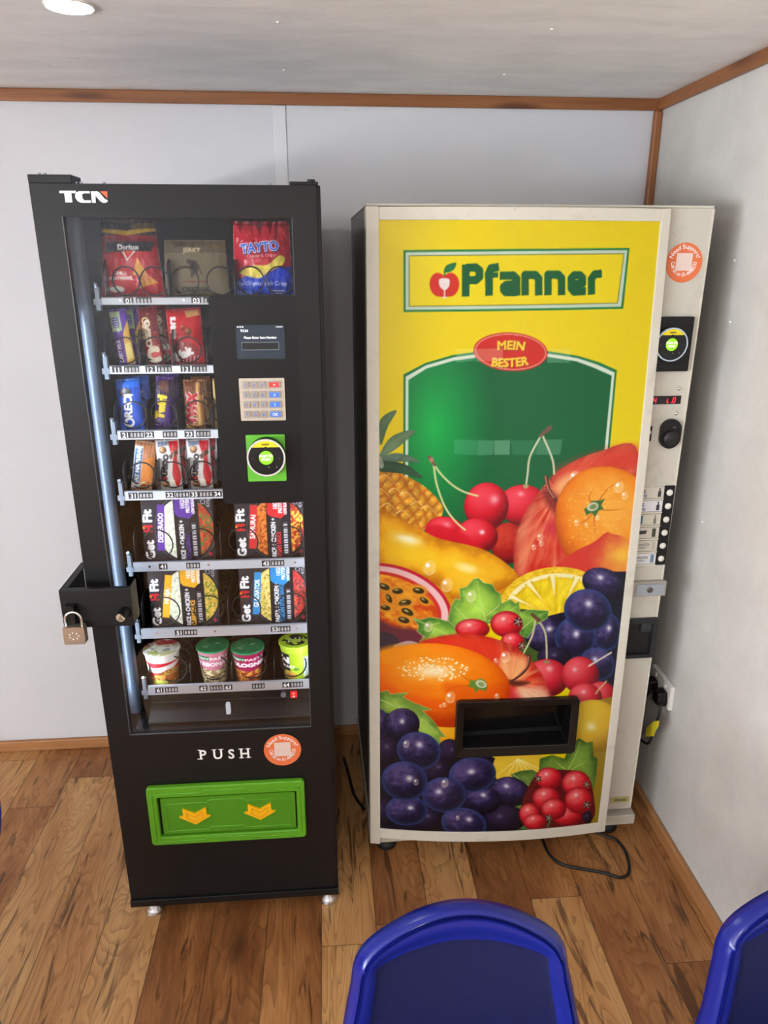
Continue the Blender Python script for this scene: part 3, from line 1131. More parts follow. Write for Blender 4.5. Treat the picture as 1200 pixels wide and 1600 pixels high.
# control panel
cp = MB().prism(rr(PX0, PZ0, PX1 + 0.002, PZ1, 0.008), YF - 0.0005, YF + 0.02).build('control_panel', BLACK_GL, SM)
q = lambda px, py: (lambda a: (a[0], a[2]))(at(px, py, y=YF))
sx0, sz1 = q(368, 508)
sx1, sz0 = q(446, 560)
s = MB().prism(rr(sx0 - 0.002, sz0 - 0.002, sx1 + 0.002, sz1 + 0.002, 0.003), YF - 0.002, YF, 0)
s.prism(rr(sx0, sz0, sx1, sz1, 0.002), YF - 0.0024, YF - 0.001, 1)
yy = YF - 0.0027
sw_, sh_ = sx1 - sx0, sz1 - sz0
s.text('Please Enter Item Number', (sx0 + sw_ * 0.5, yy, sz0 + sh_ * 0.60), 0.0050, 2, bold=0.008, sx=0.93)
s.text('TCN', (sx0 + sw_ * 0.09, yy, sz0 + sh_ * 0.80), 0.0052, 2, bold=0.03, sx=1.1, align='l')
o_, i2 = rr(sx0 + sw_ * 0.10, sz0 + sh_ * 0.26, sx0 + sw_ * 0.88, sz0 + sh_ * 0.50, 0.002), rr(sx0 + sw_ * 0.11, sz0 + sh_ * 0.275, sx0 + sw_ * 0.87, sz0 + sh_ * 0.485, 0.0016)
s.ring(o_, i2, yy, yy + 0.0002, 4)
s.flat(i2, yy + 0.0001, 3)
for k in range(3):
    s.flat([(sx0 + sw_ * (0.03 + 0.05 * k), sz0 + sh_ * 0.935), (sx0 + sw_ * (0.06 + 0.05 * k), sz0 + sh_ * 0.935), (sx0 + sw_ * (0.06 + 0.05 * k), sz0 + sh_ * 0.965), (sx0 + sw_ * (0.03 + 0.05 * k), sz0 + sh_ * 0.965)], yy, 2)
s.text('100000000', (sx0 + sw_ * 0.97, yy, sz0 + sh_ * 0.93), 0.0024, 2, align='r')
SCRG = mat('screen_navy_glow', (26, 38, 50), 0.25, emit=0.3)
s.build('display_screen', [BLACK_PL, SCRG, mat('screen_white_glow', (235, 240, 245), 0.4, emit=0.8), mat('screen_black', (8, 10, 14), 0.3), mat('screen_grey_line', (110, 118, 120), 0.4, emit=0.2)], cp)
# keypad
kx0, kz1 = q(373, 591)
kx1, kz0 = q(447, 656)
kp = MB().prism(rr(kx0, kz0, kx1, kz1, 0.002), YF - 0.004, YF, 0).build('keypad', mat('pale_gold_steel', (190, 180, 164), 0.4, 0.4), cp, bevel=0.001)
KEYS = [('1', '2', '3', '\u00d7'), ('4', '5', '6', '<'), ('7', '8', '9', '?'), ('*', '0', '#', 'OK')]
kw, kh = kx1 - kx0, kz1 - kz0
KM = mat('steel_key', (168, 160, 152), 0.3, 0.8)
BLUEINK, REDINK = mat('blue_key_ink', (64, 110, 196), 0.4, emit=0.25), mat('red_key_ink', (206, 60, 56), 0.4, emit=0.15)
for r_ in range(4):
    for c_ in range(4):
        cx = kx0 + kw * (0.15, 0.33, 0.51, 0.775)[c_]
        cz = kz1 - kh * (0.15 + 0.232 * r_)
        w2, h2 = kw * (0.072 if c_ < 3 else 0.14), kh * 0.082
        K = MB().prism(rr(cx - w2, cz - h2, cx + w2, cz + h2, 0.0022), YF - 0.0072, YF - 0.004, 0)
        if c_ == 3:
            K.flat(rr(cx - w2 * 0.82, cz - h2 * 0.72, cx + w2 * 0.82, cz + h2 * 0.72, 0.001), YF - 0.00735, 1)
        K.text(KEYS[r_][c_], (cx, YF - 0.0076, cz - 0.003), 0.006, 2 if c_ == 3 else 1, bold=0.02)
        K.build('key', [KM, REDINK if r_ == 0 and c_ == 3 else BLUEINK, WHITE], kp)


def round_reader(parent, cx, cz, R, yf, glow, frame=True, lift=0.03):
    """round contactless reader with a yellow cap arc and a lit green disc; front at yf - lift"""
    y1 = yf - lift
    b = MB().lathe([(R * 1.02, 0.0), (R * 1.02, lift * 0.85), (R * 0.97, lift)], (cx, yf, cz), 48, 0, 'y')
    body = b.build('card_reader', BLACK_PL, parent)
    MB().ring(circ(cx, cz, R * 1.03, 56), circ(cx, cz, R * 0.945, 56), y1 - 0.002, y1 + 0.004).build('ring', mat('pale_blue_ring', (190, 206, 226), 0.25, 0.6) if frame else mat('white_steel_ring', (226, 226, 222), 0.25, 0.5), body)
    f = MB().flat(circ(cx, cz, R * 0.945, 48), y1 - 0.0004, 0)
    ch_ = [(cx + R * 0.94 * math.cos(t), cz + R * 0.94 * math.sin(t)) for t in np.linspace(math.radians(38), math.radians(142), 22)]
    f.flat(ch_, y1 - 0.0008, 1)
    f.text('nayax', (cx, y1 - 0.0012, cz + R * 0.70), R * 0.13, 0, bold=0.02)
    f.flat([(cx - R * .07, cz + R * .575), (cx + R * .07, cz + R * .575), (cx, cz + R * .64)][::1], y1 - 0.0012, 0)
    for t in (-0.30, 0.12):
        f.flat(circ(cx + R * (0.42 + t), cz - R * 0.52, R * 0.055, 12), y1 - 0.0008, 3)
    f.text('<', (cx - R * .72, y1 - 0.0009, cz - R * .1), R * 0.16, 3)
    f.text('>', (cx + R * .72, y1 - 0.0009, cz - R * .1), R * 0.16, 3)
    f.build('face', [mat('reader_black_glass', (7, 8, 10), 0.12), mat('reader_yellow', (226, 206, 30), 0.35), WHITE, mat('reader_grey_ink', (70, 74, 78), 0.4)], body)
    g_ = MB().flat(circ(cx, cz, R * 0.385, 36), y1 - 0.0009, 0)
    g_.text('PUSH TO', (cx, y1 - 0.0014, cz + R * 0.05), R * 0.125, 1, bold=0.03)
    g_.text('START', (cx, y1 - 0.0014, cz - R * 0.15), R * 0.125, 1, bold=0.03)
    g_.build('start_button', [mat('lit_green_%.1f' % glow, (122, 190, 18), 0.4, emit=glow), mat('lit_white_ink', (250, 255, 240), 0.4, emit=1.2)], body)
    return body


gx0, gz1 = q(384, 679)
gx1, gz0 = q(448, 750)
MB().prism(rr(gx0, gz0, gx1, gz1, 0.002), YF - 0.006, YF, 0).build('reader_plate', mat('reader_green_plate', (92, 176, 44), 0.4), cp, bevel=0.001)
cxr, _, czr = at(416, 715, y=YF - 0.03)
round_reader(cp, cxr, czr, 0.0405, YF - 0.006, 0.3, False, 0.026)

# lettering on the door
b = MB()
yy = YF - 0.0006
LX = lambda px, py: q(px, py)


def quad(mb, pts, m=0):
    mb.flat([LX(*p_) for p_ in pts], yy, m)


quad(b, [(92.7, 298), (119, 298), (118.6, 302), (111.5, 302), (113.2, 316.3), (102.4, 316.3), (100.5, 302), (93, 302)])                 # T
quad(b, [(140, 298.8), (140.8, 302.2), (131, 302.2), (128.2, 304), (129.3, 310), (131.6, 313), (142, 313), (142, 316.9), (127, 316.9), (121.5, 314.5), (117.8, 309), (117.4, 304.5), (119.5, 300.5), (124, 298.8)])   # C
quad(b, [(142, 299), (152.5, 299), (156.5, 302), (162.5, 309.5), (166, 312), (168.2, 312.6), (168.2, 315), (165.5, 317), (161, 317), (157, 314.5), (149.2, 306), (149.8, 317), (144, 317)])          # N
quad(b, [(156.4, 299), (167.6, 299), (168, 309.6)], 1)
b.build('maker_logo', [WHITE, mat('logo_orange', (226, 96, 48), 0.5)], SM)
b = MB()
for px_, ch__ in ((318, 'P'), (341, 'U'), (362, 'S'), (383, 'H')):                     # PUSH, slab serifs
    x, z = LX(px_, 1186 - (px_ - 318) * 0.03)
    b.text(ch__, (x, yy, z), 0.0285, 0, bold=0.035, sx=0.92)
    for (ox, oz, w) in {'P': ((-0.008, 0, .014), (-0.009, .0268, .008)), 'U': ((-0.0088, .0268, .012), (0.0088, .0268, .012)), 'S': (), 'H': ((-0.009, 0, .0125), (0.009, 0, .0125), (-0.009, .0268, .0125), (0.009, .0268, .0125))}[ch__]:
        b.flat([(x + ox - w / 2, z + oz), (x + ox + w / 2, z + oz), (x + ox + w / 2, z + oz + 0.0022), (x + ox - w / 2, z + oz + 0.0022)], yy - 0.0001, 0)
b.build('push_lettering', WHITE, SM)


def sticker(parent, cx, cz, R, yf, kx=1.0):
    s_ = MB().prism([(cx + (a - cx) * kx, c2) for a, c2 in circ(cx, cz, R, 56)], yf - 0.0008, yf, 0)
    s_.text('Need Support?', (cx, yf - 0.0011, cz), R * 0.215, 1, arc=R * 0.70, bold=0.012)
    s_.text('Call us on 01-4448233', (cx, yf - 0.0011, cz), R * 0.215, 1, arc=-R * 0.70, bold=0.012, sx=0.86)
    s_.flat([(cx - R * .44, cz - R * .40), (cx + R * .44, cz - R * .40), (cx + R * .44, cz + R * .48), (cx - R * .44, cz + R * .48)], yf - 0.0010, 2)
    return s_.build('sticker', [ORANGE_ST, WHITE, mat('sticker_pale_square', (222, 200, 190), 0.5)], parent)


stx, stz = q(441.5, 1171.5)
sticker(SM, stx, stz, 0.0475, YF)

# push flap
fx0, fz1 = q(229, 1229)
fx1, fz0 = q(477, 1298)
fx0, fx1, fz0, fz1 = -0.487, -0.083, 0.262, 0.444
fw, fh = fx1 - fx0, fz1 - fz0
fl = MB()
ow = rr(fx0, fz0, fx1, fz1, 0.010)
iw = rr(fx0 + 0.026, fz0 + 0.026, fx1 - 0.022, fz1 - 0.032, 0.004)
fl.ring(ow, iw, YF - 0.016, YF, 0)
push = fl.build('push_flap', GREEN_PL, SM, bevel=0.004, seg=3)
rid = MB()


def stepped(x0, x1, z0, z1, s_):
    m1, m2 = x0 + (x1 - x0) * 0.33, x0 + (x1 - x0) * 0.62
    return [(x0, z0), (m1, z0), (m1 + s_, z0 + s_), (m2, z0 + s_), (m2 + s_, z0), (x1, z0), (x1, z1), (m2 + s_, z1), (m2, z1 + s_), (m1 + s_, z1 + s_), (m1, z1), (x0, z1)]


def outline_tube(mb, pts, y, r):
    mb.tube([(x, y, z) for x, z in pts] + [(pts[0][0], y, pts[0][1])], r, 6)


outline_tube(rid, stepped(fx0 + 0.014, fx1 - 0.012, fz0 + 0.012, fz1 - 0.020, 0.006), YF - 0.0158, 0.0022)
rid.build('raised_line', GREEN_PL, push)
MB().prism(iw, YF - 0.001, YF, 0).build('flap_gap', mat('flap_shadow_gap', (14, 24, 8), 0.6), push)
fl2 = MB().prism(rr(fx0 + 0.033, fz0 + 0.033, fx1 - 0.026, fz1 - 0.036, 0.004), YF - 0.012, YF - 0.001, 0).build('flap', GREEN_DK, push, bevel=0.003)
rid = MB()
outline_tube(rid, stepped(fx0 + 0.045, fx1 - 0.040, fz0 + 0.042, fz1 - 0.054, 0.007), YF - 0.0119, 0.0018)
rid.build('raised_line', GREEN_PL, fl2)
for px, py in ((306, 1267.5), (406.5, 1260.5)):
    cx, cz = q(px, py)
    P = [(-0.034, 0.024), (0, 0.006), (0.028, 0.024), (0.030, 0.001), (0.041, -0.003), (0.002, -0.027), (-0.041, -0.003), (-0.030, 0.001)]
    P = [(-0.030, 0.023), (0.0, 0.006), (0.030, 0.023), (0.030, 0.000), (0.041, -0.003), (0.001, -0.028), (-0.041, -0.003), (-0.030, 0.000)]
    A = MB().prism([(cx + a, cz + c2) for a, c2 in P], YF - 0.017, YF - 0.012, 0)
    ar = A.build('arrow', YELLOW_PL, fl2, bevel=0.0015)
    Rd = MB()
    outline_tube(Rd, [(cx - 0.020, cz + 0.011), (cx, cz - 0.0035), (cx + 0.020, cz + 0.011), (cx + 0.020, cz - 0.006), (cx, cz - 0.019), (cx - 0.020, cz - 0.006)], YF - 0.0172, 0.0014)
    Rd.build('arrow_ridge', YELLOW_PL, ar) if False else Rd.build('raised_line', mat('yellow_plastic_edge', (226, 158, 8), 0.4), fl2)

# levelling feet
for x, y in ((at(237, 1425, y=YF)[0], YF + 0.03), (at(514, 1408, y=YF)[0], YF + 0.03), (-0.49, 2.24), (-0.06, 2.24)):
    MB().lathe([(0.027, 0.0), (0.027, 0.005), (0.022, 0.014), (0.014, 0.026), (0.012, 0.048)], (x, y, 0), 24).build('foot', CHROME, SM)

# lock bracket clamped over the left edge of the door
bx0, bx1, bz0, bz1 = -0.608, -0.452, 0.929, 1.0225
lb = MB()
lb.box(bx0, bx1, 1.55, 1.5535, bz0, bz1)
lb.box(bx1 - 0.0035, bx1, 1.5535, YF, bz0, bz1)
lb.box(bx0, bx0 + 0.0035, 1.5535, 1.715, bz0, bz1)
lb.box(bx0 + 0.0035, XL, 1.56, 1.715, bz0, bz0 + 0.0035)
lb.box(bx0 + 0.0035, bx1 - 0.0035, 1.5535, 1.566, bz1 - 0.0035, bz1)
lb.box(bx0 + 0.0035, XL - 0.026, 1.566, 1.715, bz1 - 0.0035, bz1)
lk = lb.build('lock_bracket', BLACK, SM, bevel=0.0012)
lcx, _, lcz = at(188.7, 964.5, y=1.528)
lbz = MB().cyl((lcx + 0.004, 1.55, lcz + 0.004), (lcx, 1.527, lcz), 0.0125, 0.0125, 28).build('lock_cylinder', BLACK_PL, lk)
kf = MB().cyl((lcx, 1.5272, lcz), (lcx, 1.5255, lcz), 0.0098, n=28)
for k in range(5):
    w = 0.0012 + 0.0012 * k
    kf.add([(lcx + a * w, 1.5252, lcz - 0.0065 + (4 - k) * 0.0026 + c2) for a, c2 in ((-1, 0), (1, 0), (1, 0.0014), (-1, 0.0014))], [(0, 1, 2, 3)], 1)
kf.build('key_face', [mat('brushed_pale_steel', (208, 196, 172), 0.3, 0.7), BLACK_PL], lbz)
hx, _, hz = at(110, 965, y=1.535)
hs = MB()
hs.prism(rr(hx - 0.011, hz - 0.017, hx + 0.011, hz + 0.030, 0.008), 1.531, 1.536)
hs.box(hx - 0.011, hx + 0.011, 1.536, 1.55, hz + 0.018, hz + 0.028)
hs.build('hasp', BLACK_PL, lk, bevel=0.001)

# padlock hanging from the hasp
YP = 1.529
px0, _, pz1 = at(97, 981, y=YP - 0.009)
px1, _, pz0 = at(134.5, 1006, y=YP - 0.009)
PL = empty('padlock', ((px0 + px1) / 2, YP, pz0), 'small silver padlock hanging on the black lock bracket', 'padlock')
bd = MB().prism(rr(px0, pz0, px1, pz1, 0.003), YP - 0.010, YP + 0.010, 0)
pcx, pcz = (px0 + px1) / 2, (pz0 + pz1) / 2
for k in range(7):
    t = math.radians(-160 + k * 25 + 30) if k < 5 else math.radians(-90 + (k - 5) * 180)
    t = 2 * math.pi * k / 7
    bd.add([(pcx + 0.010 * math.cos(t) + a * 0.0011, YP - 0.0103, pcz + 0.008 * math.sin(t) + c2 * 0.0016) for a, c2 in ((-1, -1), (1, -1), (1, 1), (-1, 1))], [(0, 1, 2, 3)], 1)
bd.build('body', [mat('brushed_padlock_steel', (176, 164, 148), 0.3, 0.85), WHITE], PL, bevel=0.0015)
pts = [(px0 + 0.006, YP, pz1 - 0.004), (px0 + 0.006, YP, pz1 + 0.016)]
pts += [(pcx - (pcx - px0 - 0.006) * math.cos(t), YP, pz1 + 0.016 + 0.017 * math.sin(t)) for t in np.linspace(0, math.pi, 12)]
pts += [(px1 - 0.006, YP, pz1 - 0.004)]
MB().tube(pts, 0.0031, 12).build('shackle', CHROME, PL)

# ================================================================== WHAT THE SNACK MACHINE HOLDS
PACKS = 0


def pack_surface(W, H, D, nx, ny, seal=0.045, wr=0.0, seed=0, taper=0.0, waist=0.0):
    """pillow pack standing on z=0, front towards -y: front and back point grids"""
    a = np.linspace(-1, 1, nx)[None, :].repeat(ny, 0)
    t = np.linspace(0, 1, ny)[:, None].repeat(nx, 1)
    k = np.clip(np.minimum(t, 1 - t) / seal - 0.9, 0, None) * seal
    prof = np.clip(k / (0.5 - seal), 0, 1) ** 0.42
    cross = np.clip(1 - np.abs(a) ** 2.6, 0, 1) ** 0.62
    crinkle = wr * (fbm(a * 5 + 11, t * H / W * 5 + 7, seed + 3) - 0.5) * (1.4 - 0.7 * prof)
    lines = wr * 0.35 * np.sin((a * 19 + 3 * vnoise(a * 3 + 9, t * 3 + 9, seed))) * np.exp(-np.minimum(t, 1 - t) / 0.10)
    shrink = 1 - 0.10 * prof * cross - waist * np.sin(np.pi * t) + taper * (0.5 - t)
    x = a * W / 2 * shrink
    z = t * H + 0.004 * np.cos(a * 40) * 0 
    y0 = -D / 2 * prof * cross + crinkle + lines
    y1 = D / 2 * prof * cross + crinkle * 0.6 + lines
    return np.stack([x, y0, z], -1), np.stack([x, y1 + 0.0006, z], -1)


def make_pack(name, art, W, H, D, label, group, n=(48, 84), wr=0.003, seed=1, material=None, cat='snack packet', seal=0.045, waist=0.0, taper=0.0):
    ink = Ink(1.0, H / W, n[0], n[1], (200, 200, 200))
    art(ink, H / W)
    f, b = pack_surface(W, H, D, n[0], n[1], seal, wr, seed, taper, waist)
    o = grid_mesh(name, f, material or PRINT_FOIL, None, back=b)
    ink.attach(o.data)
    return tag(o, label, cat, group)


def stand(o, pxl, pxr, pyb, ri, y, lean=0.16, roll=0.0):
    """put a pack on a shelf: base centre from the photograph, leaning back"""
    px = (pxl + pxr) / 2
    x = at(px, pyb, y=y)[0]
    o.location = (x, y, RAILS[ri][2] + 0.010)
    o.rotation_euler = (-lean, roll, 0)
    return o


def again(o, dx, dy, label, dz=0.0, roll=0.0):
    c2 = o.copy()
    COL.objects.link(c2)
    for ch2 in o.children:
        d2 = ch2.copy()
        COL.objects.link(d2)
        d2.parent = c2
    c2.location = (o.location.x + dx, o.location.y + dy, o.location.z + dz)
    c2.rotation_euler = (o.rotation_euler.x, o.rotation_euler.y + roll, o.rotation_euler.z)
    c2['label'] = label
    return c2


def seals(k, h, col, w=0.05):
    for y in (0, h - w):
        k.rect(0, y, 1, y + w, col)
        for i in range(5):
            k.rect(0, y + w * (i + .2) / 5, 1, y + w * (i + .5) / 5, tuple(np.array(col) * 0.72))


def art_tortilla(k, h):                       # red packet, dark top, chips
    k.rect(0, 0, 1, h, (186, 24, 40))
    k.rect(0, h * .80, 1, h, (34, 14, 18))
    k.poly([(0, h * .84), (.5, h * .79), (1, h * .86), (1, h * .90), (.5, h * .86), (0, h * .885)], (188, 150, 40))
    k.poly([(.62, h * .87), (.98, h * .90), (.98, h * .97), (.60, h * .96)], (96, 78, 26))
    k.poly([(0, h * .62), (1, h * .66), (1, h * .79), (0, h * .78)], (120, 14, 28), soft=.03)
    k.poly([(.06, h * .58), (.92, h * .60), (.97, h * .72), (.12, h * .71)], (16, 12, 20))
    k.poly([(.38, h * .60), (.66, h * .60), (.49, h * .47)], (236, 226, 220))
    k.poly([(.43, h * .60), (.62, h * .60), (.50, h * .50)], (220, 50, 30))
    k.text('Doritos', .52, h * .615, h * .068, (240, 238, 236), bold=.05, sx=1.06)
    k.poly([(.55, h * .30), (.83, h * .28), (.68, h * .52)], (226, 150, 50), tex=lambda X, Y, s: np.stack([226 + 0 * X, 130 + 60 * fbm(X * 16 + 3, Y * 16, 2), 40 + 40 * fbm(X * 20, Y * 20, 4)], -1))
    k.poly([(.62, h * .13), (.95, h * .20), (.74, h * .36)], (214, 120, 40), tex=lambda X, Y, s: np.stack([216 + 0 * X, 110 + 70 * fbm(X * 16 + 8, Y * 16, 6), 36 + 40 * fbm(X * 20, Y * 20, 7)], -1))
    k.text('CHILLI', .34, h * .30, h * .042, (240, 230, 225), bold=.04)
    k.text('HEATWAVE', .34, h * .24, h * .042, (240, 230, 225), bold=.04)
    k.ell((.26, h * .12), (.13, 0), (0, h * .04), (228, 226, 214))
    k.line([(0.02, h * .02), (.2, h * .2)], .02, (240, 200, 205), alpha=.5)


def art_jerky(k, h):                          # kraft tan pouch
    k.rect(0, 0, 1, h, (112, 102, 76))
    k.rect(0, h * .78, 1, h, (90, 80, 58))
    k.poly([(.74, h * .83), (.99, h * .83), (.99, h * .97), (.74, h * .97)], (96, 80, 54))
    k.text('BEEF', .27, h * .885, h * .065, (70, 60, 42), bold=.04, sx=1.1)
    k.text('JERKY', .45, h * .79, h * .075, (200, 188, 150), bold=.05, sx=1.2)
    k.ell((.48, h * .53), (.075, 0), (0, h * .12), (44, 38, 28))
    k.poly([(.43, h * .48), (.41, h * .36), (.46, h * .37), (.48, h * .46), (.52, h * .46), (.56, h * .36), (.52, h * .36), (.55, h * .48)], (44, 38, 28))
    k.ell((.40, h * .63), (.045, 0), (0, h * .04), (44, 38, 28))
    k.line([(.56, h * .56), (.60, h * .42)], .02, (44, 38, 28))
    k.rect(.3, h * .275, .7, h * .295, (120, 40, 34))
    k.text('ORIGINAL', .5, h * .115, h * .085, (34, 30, 24), bold=.03, sx=1.0)
    k.text('BEEF JERKY', .5, h * .055, h * .035, (60, 52, 40))


def art_crisps(k, h):                         # red and blue crisp bag, no mascot
    k.rect(0, 0, 1, h, (196, 26, 48))
    k.poly([(0, 0), (1, 0), (1, h * .42), (.8, h * .40), (.55, h * .30), (.3, h * .33), (0, h * .22)], (24, 66, 206))
    k.rect(0, h * .955, 1, h, (150, 20, 40))
    k.poly(spline([(.08, h * .34), (.3, h * .42), (.6, h * .43), (.82, h * .55), (.92, h * .52), (.85, h * .42), (.6, h * .33), (.45, h * .26), (.25, h * .28)], 5), None,
           tex=lambda X, Y, s: np.stack([238 + 0 * X, 190 + 50 * fbm(X * 9, Y * 9, 3), 60 + 50 * fbm(X * 14, Y * 14, 5)], -1))
    for dx, dy, col in ((.014, -.014, (16, 40, 120)), (0, 0, (250, 250, 252))):
        k.text('TAYTO', .47 + dx, h * .60 + dy, h * .125, col, bold=.09, sx=.98, rot=5)
    k.text('TAYTO', .47, h * .60, h * .125, (40, 92, 220), bold=.015, sx=.98, rot=5)
    k.text('Cheese & Onion', .5, h * .525, h * .048, (246, 240, 236), rot=3, bold=.01)
    k.text('The Original Irish Crisp', .46, h * .165, h * .062, (244, 244, 250), shear=.2, sx=.86, rot=0, bold=.01)
    k.rect(.62, h * .09, .86, h * .105, (220, 225, 240))
    k.rect(.62, h * .06, .82, h * .072, (220, 225, 240))
    k.ell((.16, h * .06), (.16, 0), (0, h * .05), (150, 170, 240), alpha=.5)


def art_milk(k, h):                           # purple milk bar, pale top
    k.rect(0, 0, 1, h, (100, 52, 160))
    k.poly([(.5, 0), (1, 0), (1, h * .80), (.62, h * .55)], (226, 176, 70))
    k.rect(0, h * .62, .62, h * .96, (190, 214, 170))
    k.rect(.08, h * .68, .5, h * .86, (112, 110, 170))
    for i in range(4):
        k.rect(.12, h * (.70 + .04 * i), .46, h * (.715 + .04 * i), (220, 220, 235))
    k.text('DAIRY MILK', .34, h * .28, .25, (246, 240, 252), rot=90, bold=.04, sx=.72)
    k.poly([(.58, h * .1), (.95, h * .15), (.95, h * .42), (.6, h * .38)], (244, 220, 120))
    seals(k, h, (120, 80, 170), .12)


def art_crunch(k, h):                         # dark red bar with cream script
    k.rect(0, 0, 1, h, (116, 16, 26))
    k.poly([(.1, h * .02), (.9, h * .08), (.95, h * .55), (.5, h * .6), (.1, h * .5)], (150, 26, 34))
    k.ell((.5, h * .2), (.40, 0), (0, .42), (214, 40, 44))
    k.text('C', .5, h * .08, .78, (240, 226, 200), bold=.08)
    k.text('ORISPO'[1:], .5, h * .64, .42, (206, 190, 120), rot=84, bold=.03, sx=.8)
    k.text('CRISPO', .55, h * .55, .34, (230, 220, 196), rot=86, bold=.06, sx=.95)
    for i in range(14):
        random.seed(40 + i)
        k.ell((random.uniform(.1, .9), random.uniform(.3, .95) * h), (.05, 0), (0, .05), (190, 160, 90), alpha=.7)
    seals(k, h, (130, 30, 36), .12)


def art_malt(k, h):                           # red bag with white word
    k.rect(0, 0, 1, h, (206, 20, 34))
    k.poly([(.6, h * .82), (.98, h * .86), (.9, h * .98), (.55, h * .95)], (216, 160, 96))
    k.ball((.62, h * .58), (.11, 0), (0, .11), (60, 26, 14), (120, 60, 30), (190, 120, 70), hi=.3)
    k.ball((.46, h * .66), (.07, 0), (0, .07), (60, 26, 14), (120, 60, 30), (190, 120, 70), hi=.3)
    k.ell((.46, h * .22), (.42, 0), (0, h * .19), (150, 12, 24))
    k.text('Malt', .45, h * .15, .26, (250, 248, 246), rot=20, bold=.08, sx=.9)
    k.text('esers', .24, h * .66, .24, (250, 248, 246), rot=86, bold=.07, sx=.95)
    for i in range(7):
        k.line([(.12 + i * .11, h * .05), (.17 + i * .11, h * .16)], .035, (240, 226, 224), alpha=.8)
    seals(k, h, (176, 18, 30), .07)


def art_cookie(k, h):                         # blue cookie packet
    k.rect(0, 0, 1, h, (26, 82, 200))
    k.poly([(0, h * .8), (1, h * .84), (1, h), (0, h)], (40, 110, 226))
    k.ball((.40, h * .73), (.26, 0), (0, .22), (20, 18, 22), (60, 58, 62), (150, 150, 150), hi=.2)
    k.ell((.52, h * .68), (.22, 0), (0, .07), (225, 225, 228))
    for d_, c_ in ((.02, (10, 30, 110)), (0, (246, 248, 252))):
        k.text('OREO', .60 + d_, h * .37 - d_, .36, c_, rot=84, bold=.06, sx=1.0)
    k.ell((.42, h * .17), (.22, .05), (-.06, .2), (248, 250, 252))
    k.ell((.44, h * .17), (.11, .03), (-.03, .10), (26, 82, 200))
    seals(k, h, (60, 120, 220), .10)


def art_twirl(k, h):                          # purple bar with yellow letters
    k.rect(0, 0, 1, h, (70, 30, 120))
    k.poly([(.0, h * .55), (1, h * .62), (1, h * .95), (0, h * .9)], (48, 24, 60))
    k.poly([(.25, h * .75), (.8, h * .7), (.7, h * .95), (.2, h * .9)], (104, 62, 44))
    k.text('Twirl', .62, h * .42, .56, (250, 226, 40), rot=84, bold=.08, sx=.82)
    k.rect(.10, h * .10, .30, h * .22, (150, 120, 190))
    seals(k, h, (96, 60, 150), .14)


def art_twix(k, h):                           # gold bar with red letters
    k.rect(0, 0, 1, h, (166, 110, 48))
    k.poly([(0, h * .6), (1, h * .7), (1, h), (0, h)], (120, 66, 30))
    k.poly([(.65, 0), (.85, 0), (.8, h), (.62, h)], (226, 180, 110), soft=.05)
    for d_, c_ in ((-.03, (250, 240, 225)), (.03, (250, 240, 225)), (0, (196, 22, 34))):
        k.text('TWIX', .60 + d_, h * .42 + d_, .50, c_, rot=84, bold=.08, sx=.86)
    k.ell((.4, h * .06), (.35, 0), (0, .14), (236, 170, 90), alpha=.6)
    seals(k, h, (146, 84, 40), .12)


def art_gold(k, h):
    k.rect(0, 0, 1, h, (206, 166, 80))
    k.rect(.1, h * .2, .6, h * .7, (236, 214, 150))
    seals(k, h, (180, 130, 50), .1)


def art_oat(k, h):                            # white, blue and orange cereal bar
    k.rect(0, 0, 1, h, (200, 130, 84))
    k.rect(0, 0, .42, h * .9, (232, 234, 238))
    k.poly([(.48, h * .1), (1, h * .2), (1, h * .72), (.48, h * .62)], (232, 138, 52))
    k.poly([(.05, h * .16), (.40, h * .18), (.40, h * .86), (.05, h * .84)], (60, 110, 160))
    k.text('EAT NATURAL', .32, h * .51, .20, (246, 248, 250), rot=90, bold=.06, sx=1.0)
    for i in range(30):
        random.seed(70 + i)
        k.ell((random.uniform(.45, .95), random.uniform(.05, .2) * h), (.05, 0), (0, .04), (random.choice([(170, 100, 50), (240, 220, 180), (110, 60, 30)])))
    seals(k, h, (196, 140, 100), .12)


def art_bueno(k, h):                          # white hazelnut bar with black script and red curve
    k.rect(0, 0, 1, h, (232, 230, 228))
    k.poly(spline([(.55, h * 1.0), (.95, h * .98), (.9, h * .6), (.98, h * .25), (.8, h * .05), (.65, h * .3), (.72, h * .6)], 5), (206, 26, 36))
    k.poly([(.1, h * .86), (.6, h * .9), (.55, h * .99), (.1, h * .97)], (140, 150, 170))
    k.ball((.30, h * .80), (.16, 0), (0, .15), (90, 50, 26), (170, 110, 60), (230, 190, 140), hi=.3)
    k.poly([(.55, h * .68), (.9, h * .8), (.95, h * .72), (.62, h * .6)], (90, 46, 24))
    k.text('bueno', .44, h * .44, .36, (22, 18, 20), rot=80, bold=.05, sx=.95)
    k.rect(.1, h * .22, .4, h * .27, (196, 30, 38))
    k.ball((.30, h * .13), (.18, 0), (0, .15), (90, 50, 26), (170, 110, 60), (240, 210, 170), hi=.3)
    k.ell((.58, h * .16), (.14, 0), (0, .14), (246, 240, 226))
    seals(k, h, (210, 208, 208), .07)


GROUP1, GROUP2 = 'packets on the top shelf', 'sweets and bars in the spirals'
